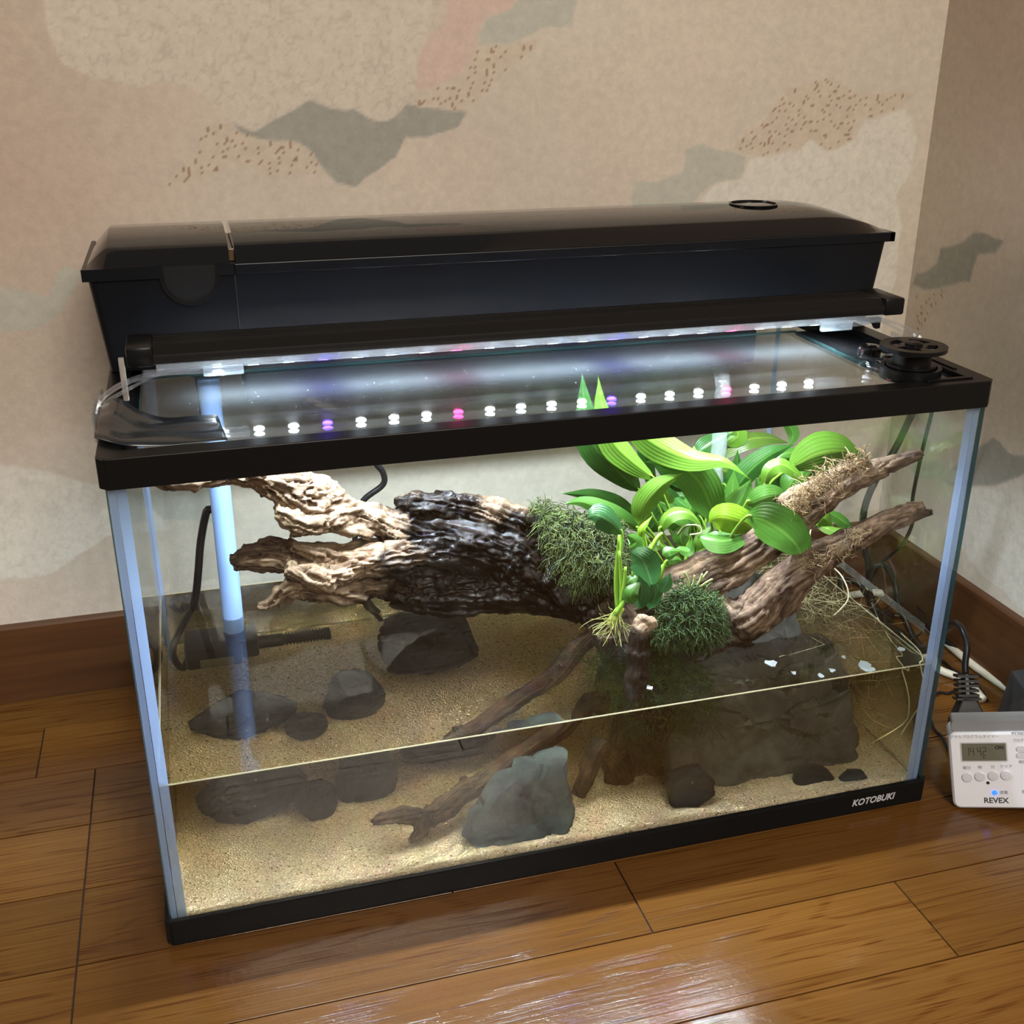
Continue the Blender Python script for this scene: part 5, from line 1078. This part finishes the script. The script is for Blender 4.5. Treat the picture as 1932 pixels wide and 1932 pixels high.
def tq(px, py):      # pixel -> plane coordinates of the timer face
    d = FW+RT*((px-966)/F_PX)-UP*((py-966)/F_PX); t = (pr0-CAM).dot(n3)/d.dot(n3); q = CAM+d*t-pr0; return q.dot(r3), q.dot(u3)
sx0, sy0 = tq(1816, 1435); sx1, sy1 = tq(1897, 1402); 
MB().loft([tz(rpoly(sx0-.001, sy0-.001, sx1+.001, sy1+.001, .0012), -.0005), tz(rpoly(sx0-.001, sy0-.001, sx1+.001, sy1+.001, .0012), .0003)]).build('screen_bezel', pbr('bezel', (.55, .55, .57), .3), timer)
MB().loft([tz(rpoly(sx0, sy0, sx1, sy1, .0006), -.0002), tz(rpoly(sx0, sy0, sx1, sy1, .0006), .0005)]).build('screen', pbr('lcd', (.155, .15, .115), .22), timer)
M_lcd = pbr('lcd_ink', (.015, .015, .015), .5)
sw, shh = sx1-sx0, sy1-sy0
seg = {'1': 'bc', '4': 'fgbc', '2': 'abged'}
def digit(ch, x, y, w, h, t):
    S_ = {'a': (x, y+h-t, x+w, y+h), 'g': (x, y+h/2-t/2, x+w, y+h/2+t/2), 'd': (x, y, x+w, y+t), 'f': (x, y+h/2, x+t, y+h), 'b': (x+w-t, y+h/2, x+w, y+h), 'e': (x, y, x+t, y+h/2), 'c': (x+w-t, y, x+w, y+h/2)}
    for c in seg[ch]:
        x0, y0, x1, y1 = S_[c]; g_ = t*.22; sh_ = .06*(y0-y)
        lcdm.loft([[TM @ Vector((a, b, z)) for a, b in ((x0+g_*.5, y0+g_*.5), (x1-g_*.5, y0+g_*.5), (x1-g_*.5, y1-g_*.5), (x0+g_*.5, y1-g_*.5))] for z in (.0004, .00062)])
lcdm = MB()
for ch, fx in (('1', .10), ('4', .19), ('4', .35), ('2', .47)): digit(ch, sx0+sw*(fx-(.02 if ch == '1' else 0)), sy0+shh*.30, sw*.085, shh*.48, sw*.016)
lcdm.build('screen_digits', M_lcd, timer)
def ttext(name, s, px, py, size, m_=M_tg, sx=1, bold=False, wpx=None):
    x, y = tq(px, py); o = put_text(name, s, size, TM @ Matrix.Translation((x, y, .0006 if m_ is M_lcd else .0001)), m_, timer, bold, sx, .00012); return o
ttext('screen_text', 'ON', 1885, 1410, .0042, M_lcd, 1, True); ttext('screen_text', 'PM', 1856, 1429, .0014, M_lcd)
ttext('face_text', 'デジタルプログラムタイマー', 1834, 1390, .0031, sx=1)
ttext('face_text', 'PT70DW', 1926, 1384, .0034); ttext('face_text', 'プログラム', 1928, 1397, .0028)
for s, px, py in (('曜日', 1824, 1449), ('時', 1849, 1448), ('分', 1873, 1447), ('クリア', 1898, 1446), ('通電', 1894, 1495.5), ('時刻', 1930, 1438), ('取消', 1936, 1494)): ttext('face_text', s, px, py, .0032)
ttext('face_text', 'REVEX', 1879.5, 1510.5, .0064, pbr('timer_logo', (.07, .07, .08), .4), 1.0, True)
M_btn = pbr('timer_button', (.70, .69, .74), .35)
for px, py in ((1825, 1466.5), (1849, 1465), (1874, 1463.5), (1898, 1462.5)):
    x, y = tq(px, py); c = TM @ Vector((x, y, -.0003)); MB().lathe([(.0046, 0), (.0046, .0002), (.0044, .0002), (.0044, -.0004)], c, 28, axis=n3, caps=False).build('button_ring', pbr('button_gap', (.30, .30, .33), .5), timer, .5)
    MB().lathe([(.0042, 0), (.0042, .0009), (.0036, .0013), (.0, .0014)], c, 28, axis=n3, caps=False).build('button', M_btn, timer, .5)
for py in (1412, 1424):
    x, y = tq(1928, py); MB().loft([tz(rpoly(x-.004, y-.0024, x+.008, y+.0024, .0022), 0), tz(rpoly(x-.004, y-.0024, x+.008, y+.0024, .0022), .0011)]).build('button', M_btn, timer, .5)
x, y = tq(1864, 1477); MB().lathe([(.0013, 0), (.0013, .0002), (.0, .0003)], TM @ Vector((x, y, 0)), 16, axis=n3, caps=False).build('reset_hole', M_lcd, timer)
x, y = tq(1877, 1495.5); MB().lathe([(.0021, 0), (.0021, .0003), (.0012, .0012), (.0, .0014)], TM @ Vector((x, y, 0)), 20, axis=n3, caps=False).build('power_led', pbr('led_lit_blue', (.05, .2, 1), .3, emit=(.01, .08, 1), est=3.2), timer, .5)
# ---------- plug and adapter
plug = thing('power_plug', 'black ribbed plug with flared body behind the white timer', 'plug', (.70, .075, .0))
p0, p1 = at(1826, 1352, y=.055), at(1822, 1275, y=.072)
ax_ = (p1-p0).normalized()
MB().loft([[p0+RT*a*s-FW*b*s2 for a, b in ((-1, -1), (1, -1), (1, 1), (-1, 1))] for s, s2, p0 in ((.0165, .007, p0-ax_*.012), (.0155, .007, p0-ax_*.002), (.0075, .006, p0+ax_*.014), (.0072, .006, p0+ax_*.018))]).build('plug_body', M_rubber, plug, bevel=.0015)
rb = MB(); MB0 = p0+ax_*.017
rb.tube([MB0, MB0+ax_*.020], [.0046, .0042], 10)
for k in range(5):
    c = MB0+ax_*(.001+.0042*k); rb.loft([[c+RT*a*.0092+FW*b*.0055+ax_*z for a, b in ((-1, -1), (1, -1), (1, 1), (-1, 1))] for z in (0, .0022)])
rb.loft([[MB0+RT*a*.0108+FW*b*.006+ax_*z for a, b in ((-1, -1), (1, -1), (1, 1), (-1, 1))] for z in (-.002, 0)])
rb.build('strain_relief', M_rubber, plug)
tp = MB0+ax_*.021
MB().tube(spline([tuple(tp), tuple(tp+ax_*.008), A(1824, 1215, y=.085), A(1812, 1182, y=.10), A(1795, 1178, y=.125), A(1780, 1192, y=.15), (.735, .185, .02), (.73, .21, .006), (.738, .235, .005)], 40), .0040, 12, (1, .72)).build('plug_cord', M_rubber, plug, True)
q0 = at(1900, 1335, y=.055)
ad = MB().loft([[Vector((.7245, .047, 0)), Vector((.777, .038, 0)), Vector((.777, .085, 0)), Vector((.747, .092, 0))], [Vector((.739, .049, .048)), Vector((.777, .042, .05)), Vector((.777, .085, .05)), Vector((.751, .089, .048))]]).build('power_adapter', pbr('adapter_charcoal', (.03, .031, .034), .5), None, bevel=.002)
tag(ad, 'charcoal power block at the right picture edge behind timer', 'adapter')
